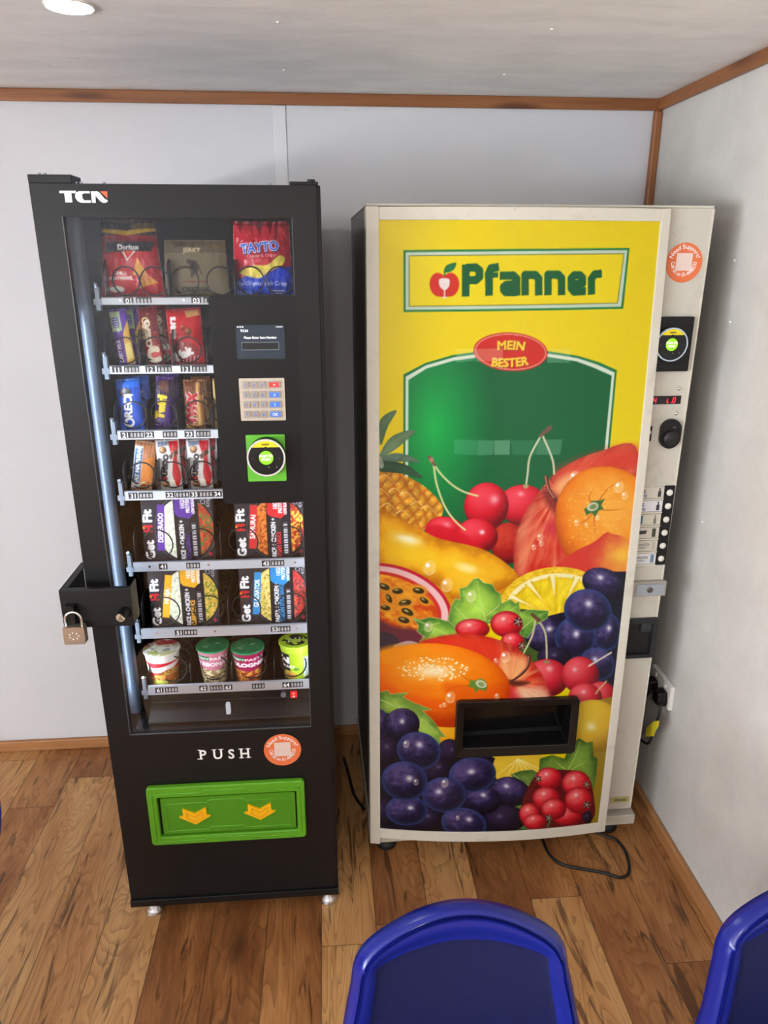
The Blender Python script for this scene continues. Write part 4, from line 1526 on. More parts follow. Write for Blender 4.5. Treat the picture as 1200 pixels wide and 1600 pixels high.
# top shelf: three big packets
pk = make_pack('crisp_packet', art_tortilla, 0.126, 0.165, 0.055, 'red tortilla chip packet with dark top, at left end of top shelf', GROUP1, (72, 96), 0.012, 3, cat='crisp packet', taper=0.22)
stand(pk, 166, 251, 460, 0, 1.745, 0.10)
pk2 = make_pack('jerky_pouch', art_jerky, 0.138, 0.124, 0.035, 'dim tan jerky pouch marked original, middle of top shelf', GROUP1, (72, 72), 0.004, 5, cat='snack pouch', taper=0.08, material=print_mat('printed_kraft_pouch', 0.5))
stand(pk2, 264, 355, 462, 0, 1.75, 0.08)
pk3 = make_pack('crisp_packet', art_crisps, 0.128, 0.163, 0.055, 'red and blue crisp packet at the right end of the top shelf', GROUP1, (84, 112), 0.012, 8, cat='crisp packet', taper=0.10)
stand(pk3, 370, 455, 460, 0, 1.745, 0.10)

BARS = [
    # name, art, (x left, x right, y base), shelf, W, H, D, roll, label front, label behind, category
    ('chocolate_bar', art_milk, (180, 219, 566), 1, 0.038, 0.130, 0.013, -0.14, 'purple and yellow milk chocolate bar at left end of second shelf'),
    ('chocolate_bar', art_crunch, (225, 262, 566), 1, 0.041, 0.134, 0.016, -0.12, 'dark red chocolate bar with cream letters, second in the second shelf'),
    ('sweet_bag', art_malt, (268, 322, 567), 1, 0.078, 0.130, 0.034, -0.06, 'red bag of malt chocolate balls on the second shelf'),
    ('cookie_packet', art_cookie, (189, 227, 672), 2, 0.055, 0.122, 0.024, -0.06, 'bright blue cookie packet at left end of third shelf'),
    ('chocolate_bar', art_twirl, (236, 271, 668), 2, 0.040, 0.126, 0.018, 0.10, 'purple chocolate bar with yellow lettering on third shelf'),
    ('chocolate_bar', art_twix, (289, 324, 668), 2, 0.046, 0.118, 0.020, -0.02, 'gold chocolate bar with red lettering on third shelf'),
    ('cereal_bar', art_oat, (201, 240, 766), 3, 0.050, 0.120, 0.020, 0.16, 'orange and white cereal bar at left end of fourth shelf'),
    ('hazelnut_bar', art_bueno, (246, 290, 765), 3, 0.056, 0.122, 0.020, -0.04, 'white and red hazelnut bar beside the orange cereal bar'),
    ('hazelnut_bar', art_bueno, (295, 336, 765), 3, 0.056, 0.122, 0.020, -0.04, 'white and red hazelnut bar nearest the control panel, third on fourth shelf'),
]
for i, (nm, art, (a, b2, py), ri, W, H, D, roll, lab) in enumerate(BARS):
    ct = {'chocolate_bar': 'chocolate bar', 'sweet_bag': 'sweet bag', 'cookie_packet': 'cookie packet', 'cereal_bar': 'cereal bar', 'hazelnut_bar': 'chocolate bar'}[nm]
    o = make_pack(nm, art, W, H, D, lab, GROUP2, (44, 88), 0.0022, 11 + i, cat=ct, seal=0.05)
    stand(o, a, b2, py, ri, 1.742, 0.20, roll)
    if nm != 'sweet_bag' and 'third on fourth' not in lab:
        again(o, 0.014 if i < 2 else 0.010, 0.040, 'second in its spiral, hidden partly behind the ' + ' '.join(lab.split()[:5]).replace(' at', ''), 0.001, roll * -0.4)
# narrow glimpses beside the control panel
o = make_pack('chocolate_bar', art_gold, 0.052, 0.120, 0.02, 'gold wrapped bar mostly hidden by the control panel, third shelf', GROUP2, (30, 60), 0.002, 31, cat='chocolate bar')
stand(o, 333, 372, 668, 2, 1.742, 0.2)
o = bpy.data.objects[[q_.name for q_ in bpy.data.objects if q_.name.startswith('hazelnut_bar')][1]]
again(o, 0.072, 0.0, 'white and red hazelnut bar mostly hidden by the control panel')


# ---- ready meal cartons
def meal_art(name, accent, line2, left_food, right_food, tag_rot):
    def fn(k, h):
        k.rect(0, 0, 1, h, (44, 42, 46))
        k.ell((.60, h * .50), (.46, 0), (0, h * .56), (28, 27, 30))
        k.ell((.60, h * .50), (.445, 0), (0, h * .54), (66, 64, 68))
        k.ell((.60, h * .50), (.42, 0), (0, h * .51), (24, 22, 25))
        lf, rf = left_food, right_food

        def food(cols, sc, sd):
            cols = [np.array(q_, float) for q_ in cols]

            def t(X, Y, s_):
                n1 = fbm(X * sc + 5, Y * sc + 5, sd, 3)
                n2 = vnoise(X * sc * 1.7 + 9, Y * sc * 1.7 + 3, sd + 9)
                v_ = np.clip((n1 - .3) / .4, 0, 1)[..., None]
                c3 = cols[0] * (1 - v_) + cols[1] * v_
                m3 = (n2 > .62)[..., None]
                return np.where(m3, cols[2], c3)
            return t
        lp = [(.60 + .40 * math.cos(t), h * (.5 + .49 * math.sin(t))) for t in np.linspace(math.radians(112), math.radians(248), 16)]
        k.poly(lp, None, tex=food(lf, 26, 3))
        rp = [(.62 + .38 * math.cos(t), h * (.5 + .47 * math.sin(t))) for t in np.linspace(math.radians(-62), math.radians(62), 16)]
        k.poly(rp, None, tex=food(rf, 22, 5))
        # dark caption column
        k.rect(.52, 0, .66, h, (40, 38, 42))
        k.text(line2[0], .575, h * .03, .066, (236, 236, 236), rot=90, bold=.04, sx=.78, align='l')
        k.text(line2[1], .648, h * .03, .062, accent, rot=90, bold=.04, sx=.72, align='l')
        k.poly([(.46, h * .72), (.98, h * .70), (.86, h * 1.0), (.46, h * 1.0)], accent) if False else k.poly([(.46, h * .75), (.50, h * .70), (.66, h * .66), (.74, h * .74), (.76, h), (.46, h)], accent)
        for i, wd in enumerate(('HIGH', 'PROTEIN', 'LOW SUGAR')):
            k.text(wd, .615 + i * .065, h * .985, (.066, .056, .042)[i], (244, 240, 238), rot=90, bold=.05, sx=.72, align='r')
        k.ell((.87, h * .92), (.035, 0), (0, .035), (200, 200, 205))
        k.ell((.87, h * .92), (.027, 0), (0, .027), (44, 42, 46))
        k.text('420g', .965, h * .97, .05, (214, 214, 216), rot=90, align='r')
        # nutrition strip
        k.rect(.685, h * .06, .755, h * .60, (70, 66, 72))
        for i in range(6):
            k.rect(.695, h * (.08 + .085 * i), .745, h * (.14 + .085 * i), (200, 200, 204))
            k.rect(.70, h * (.10 + .085 * i), .74, h * (.115 + .085 * i), (70, 70, 76))
        k.ell((.93, h * .10), (.024, 0), (0, .034), (206, 40, 70))
        # brand column
        k.text('Get', .135, h * .05, .125, (248, 248, 250), rot=90, bold=.07, sx=1.06, align='l')
        k.text('H', .135, h * .475, .125, (214, 34, 46), rot=90, bold=.055, sx=.9, align='l')
        k.ell((.015, h * .535), (.022, 0), (0, .022), (230, 120, 30))
        k.text('Fit', .135, h * .63, .125, (248, 248, 250), rot=90, bold=.07, sx=1.1, align='l')
        # slanted name band
        bw = .052
        cx, cy, L_ = .255, h * .53, h * .36
        r_ = math.radians(90 + tag_rot)
        ux, uy = math.cos(r_), math.sin(r_)
        k.poly([(cx + ux * L_ + uy * bw, cy + uy * L_ - ux * bw), (cx + ux * L_ - uy * bw, cy + uy * L_ + ux * bw), (cx - ux * L_ - uy * bw, cy - uy * L_ + ux * bw), (cx - ux * L_ + uy * bw, cy - uy * L_ - ux * bw)], accent)
        k.text(name, cx + .03, cy, .072, (248, 246, 240), rot=90 + tag_rot, bold=.05, sx=.92 * 8 / max(8, len(name)) * 0.98)
    return fn


def meal_box(art, W, H, D, label, pxl, pxr, pyb, ri, y=1.737):
    x = at((pxl + pxr) / 2 + 3, pyb, y=y)[0]
    t = empty('meal_carton', (x, y, RAILS[ri][2] + 0.009), label, 'meal box', 'ready meal cartons')
    ink = Ink(1.0, H / W, 120, int(120 * H / W), (40, 40, 40))
    art(ink, H / W)
    xs = np.linspace(-W / 2, W / 2, ink.nx)
    zs = np.linspace(0, H, ink.ny)
    X, Z = np.meshgrid(xs, zs)
    P = np.stack([x + X, np.full_like(X, y), t.location.z + Z], -1)
    f = grid_mesh('front_panel', P, PRINT_CARD, t)
    ink.attach(f.data)
    MB().box(x - W / 2, x + W / 2, y + 0.0004, y + D, t.location.z, t.location.z + H).build('sleeve', mat('dark_carton', (48, 46, 52), 0.5), t)
    t.rotation_euler = (-0.05, 0, 0)
    return t


RICE = [(220, 222, 196), (238, 238, 220), (196, 200, 170)]
meal_box(meal_art('DESPERADO', (92, 52, 150), ('RICE + CHICKEN +', 'CHILLI SAUCE'), RICE, [(150, 44, 24), (206, 92, 44), (96, 110, 50)], -4), 0.172, 0.165, 0.038,
         'purple banded ready meal carton, left one on fifth shelf', 223, 337, 877, 4)
meal_box(meal_art('SAMURAI', (206, 40, 44), ('RICE + CHICKEN +', 'ASIAN SAUCE'), [(196, 96, 30), (226, 140, 60), (150, 66, 20)], [(170, 40, 40), (220, 110, 50), (240, 190, 70)], -4), 0.172, 0.158, 0.038,
         'red banded ready meal carton, right one on fifth shelf', 365, 478, 872, 4)
meal_box(meal_art('NINJA', (240, 176, 36), ('RICE + CHICKEN +', 'CURRY SAUCE'), RICE, [(196, 160, 60), (230, 200, 90), (130, 140, 50)], -8), 0.172, 0.162, 0.038,
         'yellow banded ready meal carton, left one on sixth shelf', 233, 345, 983, 5)
meal_box(meal_art('GLADIATOR', (40, 140, 206), ('PASTA + CHICKEN +', 'TUSCAN STYLE SAUCE'), [(214, 196, 96), (238, 222, 140), (180, 150, 60)], [(190, 40, 50), (230, 96, 70), (120, 60, 60)], -5), 0.172, 0.162, 0.038,
         'blue banded ready meal carton, right one on sixth shelf', 370, 484, 978, 5)


# ---- noodle and pasta pots
def pot(label, pxl, pxr, pyt, pyb, ri, wrap, lid, y=1.775, turn=0.0):
    xb = at((pxl + pxr) / 2, pyb, y=y)[0]
    z0 = RAILS[ri][2] + 0.009
    R = (at(pxr, pyt, y=y)[0] - at(pxl, pyt, y=y)[0]) / 2
    H = at((pxl + pxr) / 2, pyt, y=y)[2] - z0
    t = empty('snack_pot', (xb, y, z0), label, 'snack pot', 'pots on the bottom shelf')
    ink = Ink(2.6, 1.9, 150, 70, (230, 230, 230))       # middle of the strip (x = 1.3) faces the glass
    wrap(ink)
    th = np.linspace(-math.pi, math.pi, ink.nx) + turn
    zz = np.linspace(0, 1, ink.ny)
    TH, ZZ = np.meshgrid(th, zz)
    rad = R * (0.74 + 0.22 * ZZ)
    P = np.stack([xb + rad * np.sin(TH), y - rad * np.cos(TH), z0 + ZZ * H * 0.95], -1)
    c_ = grid_mesh('cup', P, PRINT_CARD, t)
    ink.attach(c_.data)
    MB().lathe([(0.001, 0), (R * 0.73, 0), (R * 0.74, 0.002)], (xb, y, z0), 40).build('cup_base', WHITE_PL, t)
    MB().lathe([(R * 0.96, H * 0.94), (R * 1.02, H * 0.945), (R * 1.02, H * 0.975), (R * 0.97, H * 0.985)], (xb, y, z0), 48).build('rim', mat('pot_rim_' + wrap.__name__, lid[1], 0.35), t)
    li = Ink(2.0, 2.0, 60, 60, lid[0])
    lid[2](li)
    rr_, tt_ = np.linspace(0, 1, 60), np.linspace(-1, 1, 60)
    gx, gy = np.meshgrid(np.linspace(-1, 1, 60), np.linspace(-1, 1, 60))
    # square grid drawn out to a disc
    ux, uy = gx * np.sqrt(1 - gy ** 2 / 2), gy * np.sqrt(1 - gx ** 2 / 2)
    P = np.stack([xb + ux * R * 0.99, y + uy * R * 0.99, z0 + H * 0.986 + 0.0015 * (fbm(gx * 3 + 5, gy * 3 + 5, 2) - .5)], -1)
    l_ = grid_mesh('lid', P, PRINT_FOIL, t)
    li.attach(l_.data)
    return t


def noodle_tex(c0, c1, sc=9, sd=1):
    c0, c1 = np.array(c0, float), np.array(c1, float)

    def t(X, Y, s_):
        n = fbm(X * 3 + 4, Y * 3 + 4, sd, 2)
        w = 0.5 + 0.5 * np.sin(X * sc * 2 + n * 26 + Y * sc)
        return c0 * (1 - w[..., None]) + c1 * w[..., None]
    return t


def wrap_chicken(k):
    k.rect(0, 0, 2.6, 1.9, (206, 30, 46))
    k.rect(0, 1.5, 2.6, 1.9, (238, 236, 230))
    k.poly([(.6, 1.5), (1.1, 1.2), (1.5, 1.35), (2.1, 1.5), (2.1, 1.42), (1.5, 1.0), (1.1, .9), (.6, 1.1)], (240, 236, 230))
    k.poly(spline([(.9, 0), (.95, .5), (1.2, .85), (1.55, 1.1), (1.95, .9), (2.0, 0)], 5), None, tex=noodle_tex((150, 84, 34), (226, 180, 90), 9, 3))
    k.ell((1.25, .3), (.24, 0), (0, .2), (196, 200, 90))
    k.ell((1.6, .55), (.2, 0), (0, .2), (176, 100, 50))
    k.text('Chicken', 1.08, .98, .2, (250, 250, 248), rot=28, bold=.05)


def lid_chicken(k):
    k.rect(0, 0, 2, 2, (206, 204, 150))
    k.poly([(0, 1.2), (2, 1.5), (2, 2), (0, 2)], (190, 40, 60))
    k.poly([(.3, .9), (1.4, 1.2), (1.9, .9), (1, .5)], (150, 150, 154))
    k.ell((.7, .5), (.5, 0), (0, .25), (180, 190, 100))


def wrap_carbonara(k):
    k.rect(0, 0, 2.6, 1.9, (206, 128, 150))
    k.rect(.3, 1.45, 1.25, 1.7, (14, 110, 62))
    k.text('Knorr', 1.0, 1.5, .15, (250, 250, 250), bold=.05)
    k.text('PASTA', 1.55, 1.46, .15, (250, 246, 246), bold=.03)
    k.text('CARBONARA', 1.36, 1.12, .20, (250, 232, 238), bold=.06, sx=.78)
    k.poly(spline([(.3, 0), (.4, .7), (.9, .95), (1.4, .85), (1.9, 1.0), (2.3, .6), (2.3, 0)], 5), None, tex=noodle_tex((140, 120, 84), (236, 222, 180), 8, 5))
    for i in range(9):
        random.seed(i + 5)
        k.ell((random.uniform(.7, 2), random.uniform(.1, .7)), (.08, 0), (0, .05), (110, 90, 60))


def wrap_bolognese(k):
    k.rect(0, 0, 2.6, 1.9, (170, 22, 84))
    k.rect(.3, 1.45, 1.25, 1.7, (14, 110, 62))
    k.text('Knorr', 1.0, 1.5, .15, (250, 250, 250), bold=.05)
    k.text('PASTA', 1.55, 1.46, .15, (250, 246, 246), bold=.03)
    k.text('BOLOGNESE', 1.36, 1.10, .22, (252, 246, 248), bold=.07, sx=.78)
    k.poly(spline([(.3, 0), (.4, .6), (.9, .9), (1.4, .8), (1.9, .92), (2.3, .5), (2.3, 0)], 5), None, tex=noodle_tex((150, 60, 24), (230, 170, 80), 9, 7))
    for i in range(9):
        random.seed(i + 25)
        k.ell((random.uniform(.7, 2), random.uniform(.1, .7)), (.1, 0), (0, .07), (150, 50, 26))


def lid_green(k):
    k.rect(0, 0, 2, 2, (22, 128, 76))
    k.ell((1, 1.0), (.75, 0), (0, .5), (30, 140, 84))
    k.text('Knorr', 1.15, .95, .30, (200, 226, 210), rot=30, bold=.03)
    k.ell((.55, .7), (.2, 0), (0, .12), (180, 210, 190))


def wrap_lime(k):
    k.rect(0, 0, 2.6, 1.9, (170, 204, 40))
    k.rect(0, 1.62, 2.6, 1.9, (186, 218, 60))
    k.rect(.4, .45, 1.12, 1.55, (26, 28, 26))
    k.text('N', .95, 1.05, .34, (250, 250, 246), bold=.06)
    k.text('NAKED', .9, .78, .16, (240, 244, 236), bold=.04)
    k.ell((1.02, .38), (.3, 0), (0, .24), None, tex=lambda a, b_, r: np.stack([190 + 30 * a, 150 + 20 * b_, 70 + 0 * a], -1))
    k.rect(.4, 0, 2.0, .13, (26, 28, 26))
    k.rect(1.55, .2, 2.1, 1.35, (206, 226, 214))
    for i in range(6):
        k.rect(1.62, .3 + i * .16, 2.0, .36 + i * .16, (150, 170, 150))
    k.ell((1.32, .72), (.09, 0), (0, .09), (90, 150, 60))


def lid_lime(k):
    k.rect(0, 0, 2, 2, (172, 206, 40))
    k.ell((1, 1.0), (.8, 0), (0, .7), (24, 30, 26))
    k.text('N', .8, .8, .5, (230, 235, 220), bold=.06)
    k.rect(1.2, .7, 1.3, 1.4, (230, 235, 220))


pot('red and white noodle pot at left end of bottom shelf', 230, 287, 1011, 1066, 6, wrap_chicken, ((206, 204, 150), (236, 232, 220), lid_chicken), 1.748)
pot('pink pasta pot with green lid on bottom shelf', 311, 362, 1006, 1060, 6, wrap_carbonara, ((22, 128, 76), (30, 140, 84), lid_green), 1.752)
pot('crimson pasta pot with green lid on bottom shelf', 364, 416, 1008, 1060, 6, wrap_bolognese, ((22, 128, 76), (30, 140, 84), lid_green), 1.748)
pot('lime green noodle pot at right end of bottom shelf', 438, 490, 999, 1055, 6, wrap_lime, ((172, 206, 40), (186, 218, 60), lid_lime), 1.75)

# ================================================================== CREAM DRINKS MACHINE
RA = math.radians(1.3)
RO = np.array([0.097, 1.781])
RU, RN = np.array([math.cos(RA), math.sin(RA)]), np.array([-math.sin(RA), math.cos(RA)])
DM = empty('drinks_vending_machine', (RO[0], RO[1], 0), 'large cream drinks vending machine with a fruit picture on its curved door', 'vending machine', rz=RA)


def rm(px, py, yl=0.0):
    """photo point on the plane local y = yl -> local (x, z)"""
    r = ray(px, py)
    t = (RO @ RN + yl) / (r[:2] @ RN)
    p = r * t
    return float((p[:2] - RO) @ RU), float(CAM_H + p[2])


def bow(x, z=0.11):
    """the door's curve; its right edge stands proud at the foot and lies flush at the head"""
    return -0.2381 * x + 0.2417 * x * x + 0.040 * (x / 0.7) * np.clip((z - 0.11) / 1.7, 0, 1) ** 2.8


def on_door(px, py):
    yl = -0.03
    for _ in range(6):
        x, z = rm(px, py, yl)
        yl = bow(min(max(x, 0), 0.73), z)
    return x, z


DX0, DX1, DZ0, DZ1 = 0.030, 0.688, 0.112, 1.806         # printed sheet
WD, WT = 0.825, 1.842                                    # overall width, height

# cabinet
c = MB()
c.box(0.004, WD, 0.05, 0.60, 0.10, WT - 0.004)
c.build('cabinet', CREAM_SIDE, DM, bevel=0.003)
MB().box(0.002, WD + 0.001, 0.006, 0.60, WT - 0.0055, WT).build('top_sheet', CREAM, DM, bevel=0.0015)
MB().box(0.012, 0.70, 0.02, 0.052, 0.10, WT - 0.008).build('door_core', mat('dark_door_gap', (30, 29, 27), 0.6), DM)
# door frame: left stile, right stile, head and foot rails following the bow
XS = np.linspace(0.0, 0.715, 40)


def bowed(mb, x0, x1, z0, z1, out, depth, n=30, nz=2, m=0):
    xs, zs = np.linspace(x0, x1, n), np.linspace(z0, z1, nz)
    v = []
    for side in (-out, depth):
        for z in zs:
            v += [(x, bow(x, z) + side, z) for x in xs]
    k = n * nz
    f = []
    for j in range(nz - 1):
        for i in range(n - 1):
            a = j * n + i
            f += [(a, a + 1, a + n + 1, a + n), (k + a, k + a + n, k + a + n + 1, k + a + 1)]
        f += [(j * n, (j + 1) * n, k + (j + 1) * n, k + j * n), (j * n + n - 1, k + j * n + n - 1, k + (j + 1) * n + n - 1, (j + 1) * n + n - 1)]
    for i in range(n - 1):
        t_ = (nz - 1) * n + i
        f += [(i, k + i, k + i + 1, i + 1), (t_, t_ + 1, k + t_ + 1, k + t_)]
    mb.add(v, f, m)


fr = MB()
bowed(fr, 0.001, DX0, 0.055, WT - 0.007, 0.004, 0.04, 4, 14)
bowed(fr, DX1, 0.712, 0.078, WT - 0.008, 0.006, 0.09, 4, 14)
bowed(fr, DX0, DX1, DZ1, WT - 0.008, 0.004, 0.035)
bowed(fr, DX0, DX1, DZ0 - 0.034, DZ0, 0.004, 0.035)
fr.build('door_frame', CREAM, DM, bevel=0.0015)
# control column right of the door
MB().prism([(0.708, 0.108), (WD - 0.012, 0.108), (WD, WT - 0.006), (0.708, WT - 0.006)], 0.004, 0.05).build('control_column', CREAM_COL, DM, bevel=0.002)
MB().prism([(WD - 0.016, 0.112), (WD - 0.0115, 0.112), (WD + 0.0005, WT - 0.008), (WD - 0.004, WT - 0.008)], 0.002, 0.05).build('edge_strip', CREAM, DM)
# base tray
bs = MB()
bs.add([(0.0, 0.0, .05), (WD + .005, 0.0, .05), (WD + .005, .60, .05), (0.0, .60, .05), (0.0, 0.0, .085), (WD + .005, 0.0, .085), (WD + .005, .60, .085), (0.0, .60, .085)],
       [(3, 2, 1, 0), (0, 1, 5, 4), (1, 2, 6, 5), (2, 3, 7, 6), (3, 0, 4, 7), (4, 5, 6, 7)])
bs.build('base_tray', scuffed_paint('cream_base_paint', (186, 180, 164), (120, 112, 98)), DM, bevel=0.002)
for x, y in ((0.055, 0.05), (0.765, 0.05), (0.05, 0.54), (0.76, 0.54)):
    MB().lathe([(0.030, 0.0), (0.032, 0.012), (0.028, 0.022), (0.014, 0.026), (0.014, 0.05)], (x, y, 0), 24).build('foot', mat('black_rubber', (16, 16, 16), 0.6), DM)

# ---------------------------------------------------------------- the printed fruit sheet
NX = 366
K = Ink(DX1 - DX0, DZ1 - DZ0, NX, int(NX * (DZ1 - DZ0) / (DX1 - DX0)), (234, 210, 4))


def PT(px, py):
    x, z = on_door(px, py)
    return x - DX0, z - DZ0


top = lambda x, y: PT(540 + x / 2.4, 300 + y / 2.4)
pa = lambda x, y: PT(560 + x / 2.6087, 640 + y / 2.6087)
pb = lambda x, y: PT(560 + x / 2.6087, 940 + y / 2.6087)


def PP(f, *pts):
    return [f(*p_) for p_ in pts]


def SP(f, *pts, n=6, closed=True):
    return spline([f(*p_) for p_ in pts], n, closed)


def EL(f, cx, cy, rx, ry, rot=0.0):
    c_, s_ = math.cos(math.radians(rot)), math.sin(math.radians(rot))
    o = np.array(f(cx, cy))
    return o, np.array(f(cx + rx * c_, cy + rx * s_)) - o, np.array(f(cx + ry * s_, cy - ry * c_)) - o


# ground
YEL = (244, 222, 8)
# name board
GRN, PALE = (16, 120, 62), (206, 218, 176)
BRD = [(217, 218), (1065, 210), (1041, 438), (217, 450)]
cB = (635, 329)


def inset(d_):
    return PP(top, (217 + d_, 218 + d_), (1065 - d_, 210 + d_), (1041 - d_, 438 - d_), (217 + d_, 450 - d_))


K.poly(inset(0), GRN)
K.poly(inset(8), (196, 214, 190))
K.poly(inset(20), (86, 96, 40))
K.poly(inset(23), (236, 214, 6))
# apple emblem with a glass
K.ell(*EL(top, 348, 348, 33, 45, -6), (208, 42, 26))
K.ell(*EL(top, 392, 348, 34, 45, 6), (208, 42, 26))
K.ell(*EL(top, 370, 372, 26, 24), (208, 42, 26))
K.poly(SP(top, (369, 300), (376, 278), (396, 268), (415, 266), (408, 288), (390, 300)), (16, 112, 60))
K.line(PP(top, (371, 312), (372, 298)), .0035, (16, 112, 60))
K.poly(SP(top, (353, 326), (387, 326), (389, 350), (380, 364), (372, 368), (362, 364), (352, 350)), (232, 222, 214))
K.line(PP(top, (371, 366), (371, 396)), .003, (232, 222, 214))
K.line(PP(top, (362, 395), (380, 395)), .0025, (232, 222, 214))
LW = .0178
DG = (4, 90, 44)


def pen(*pts, w=LW):
    P_ = [np.array(p_) for p_ in PP(top, *pts)]
    for a_, b_ in zip(P_[:-1], P_[1:]):
        d_ = (b_ - a_) / np.linalg.norm(b_ - a_)
        n_ = np.array([-d_[1], d_[0]]) * w / 2
        K.poly([tuple(a_ + n_), tuple(b_ + n_), tuple(b_ - n_), tuple(a_ - n_)], DG)
    for a_ in P_[1:-1]:
        K.ell(a_, (w / 2, 0), (0, w / 2), DG)


pen((451, 272), (450, 392))
pen((451, 284), (488, 283), (502, 295), (502, 318), (488, 331), (455, 331))
pen((538, 389), (538, 304), (546, 286), (575, 281))
pen((522, 313), (572, 311), w=.0115)
pen((578, 314), (628, 313), (641, 325), (641, 389))
pen((641, 346), (604, 348), (593, 356), (593, 366), (602, 376), (641, 376))
pen((673, 388), (673, 311), (711, 311), (724, 325), (724, 388))
pen((759, 387), (759, 310), (797, 310), (810, 324), (810, 387))
pen((848, 346), (888, 344), (888, 322), (878, 312), (857, 312), (846, 324), (846, 360), (857, 374), (901, 372))
pen((922, 385), (922, 326), (934, 309), (961, 306))
# green shield
sh = [(217, 684), (300, 641), (400, 612), (500, 598), (630, 592), (760, 597), (870, 614), (950, 638), (1017, 668), (985, 1020)]


def shield(d_):
    P_ = []
    for x, y in sh:
        P_.append(top(x + d_ * (1 if x < 600 else -1) * (1 if x < 250 or x > 940 else 0.2), y + d_ * (1.1 if y < 900 else 0)))
    return P_ + [pa(1000 - d_, 640), pa(181 + d_, 640)]


K.poly(shield(0), (14, 116, 62))
K.poly(shield(8), (214, 226, 206))
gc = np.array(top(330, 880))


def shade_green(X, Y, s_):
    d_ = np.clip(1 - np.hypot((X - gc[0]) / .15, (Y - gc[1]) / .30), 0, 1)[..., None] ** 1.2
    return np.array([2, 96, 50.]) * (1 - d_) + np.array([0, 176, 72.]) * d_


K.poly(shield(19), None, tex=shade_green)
# red oval
o_ = EL(top, 620, 600, 138, 73, 3)
K.ell(*o_, (200, 36, 26))
K.ell(o_[0], o_[1] * .955, o_[2] * .925, (238, 210, 190))
K.ell(o_[0], o_[1] * .935, o_[2] * .89, (206, 40, 28))
for dx, dy, col in ((.0012, -.0012, (96, 30, 16)), (0, 0, (246, 206, 56))):
    x, y = top(620, 590)
    K.text('MEIN', x + dx, y + dy, .0205, col, bold=.05, sx=1.02, rot=-2, arc=.30)
    x, y = top(617, 652)
    K.text('BESTER', x + dx, y + dy - .002, .0205, col, bold=.05, sx=1.0, rot=2, arc=-.30)
for q4 in ([(415, 590), (485, 585), (485, 632), (415, 640)], [(485, 590), (590, 585), (590, 632), (490, 636)], [(760, 588), (848, 588), (840, 640), (756, 640)]):
    K.poly(PP(top, *q4), (230, 228, 200), alpha=.28)

# -------- fruit, back to front
def tonal(c0, c1, c2, sc=18, sd=1, ax=None):
    c0, c1, c2 = (np.array(q_, float) for q_ in (c0, c1, c2))

    def t(X, Y, s_):
        v_ = np.clip(s_ / .05, 0, 1) * .7 + (fbm(X * sc + 4, Y * sc + 4, sd) - .5) * .7 + .15
        v_ = np.clip(v_, 0, 1)[..., None]
        return np.where(v_ < .5, c0 + (c1 - c0) * v_ * 2, c1 + (c2 - c1) * (v_ - .5) * 2)
    return t


def streaks(base, light, c_, sc, sd):
    """skin streaks running away from the stalk hollow at c_"""
    base, light = np.array(base, float), np.array(light, float)

    def t(X, Y, s_):
        an = np.arctan2(Y - c_[1], X - c_[0])
        ds = np.hypot(X - c_[0], Y - c_[1])
        n_ = fbm(an * sc + 20, ds * 14 + 3, sd)
        v_ = np.clip((n_ - .35) * 1.7 - ds * 2.2 + .30, 0, 1)[..., None]
        e_ = np.clip(1 - s_ / .03, 0, 1)[..., None] * .35
        return (base * (1 - v_) + light * v_) * (1 - e_) + np.array([110, 14, 20.]) * e_
    return t


def drops(f, pts):
    for (x, y, r) in pts:
        K.ell(*EL(f, x, y, r, r * 1.25, 20), (255, 236, 200), alpha=.35)
        K.ell(*EL(f, x - r * .3, y - r * .4, r * .35, r * .35), (255, 252, 244), alpha=.95)
        K.line(SP(f, (x - r * .6, y + r * .7), (x, y + r * 1.15), (x + r * .8, y + r * .6), closed=False), .0011, (255, 246, 220), alpha=.7)


LEAF0, LEAF1 = (60, 116, 40), (150, 196, 70)
# pineapple
body = SP(pa, (70, 245), (160, 258), (250, 300), (310, 350), (345, 400), (330, 450), (290, 480), (240, 500), (150, 470), (70, 440))


def pine(X, Y, s_):
    wx, wy = fbm(X * 34 + 3, Y * 34, 2) - .5, fbm(X * 34, Y * 34 + 9, 5) - .5
    X, Y = X + wx * .022, Y + wy * .022
    a_ = (X * .86 + Y * .5) / .027
    b_ = (-X * .75 + Y * .66) / .022
    fa, fb = a_ - np.floor(a_), b_ - np.floor(b_)
    cx_, cy_ = fa - .5, fb - .5
    r_ = np.hypot(cx_, cy_)
    n_ = fbm(X * 60 + 3, Y * 60 + 3, 4)
    base = np.array([250, 176, 48.]) * (1 - r_[..., None] * .5)
    edge = np.clip((np.maximum(np.abs(cx_), np.abs(cy_)) - .38) / .10, 0, 1)[..., None]
    col = base * (1 - edge) + np.array([196, 100, 18.]) * edge
    hl = np.clip(1 - np.hypot(cx_ + .12, cy_ - .16) / .13, 0, 1)[..., None]
    col = col * (1 - hl) + np.array([255, 232, 150.]) * hl
    return col * (.82 + .36 * n_[..., None])


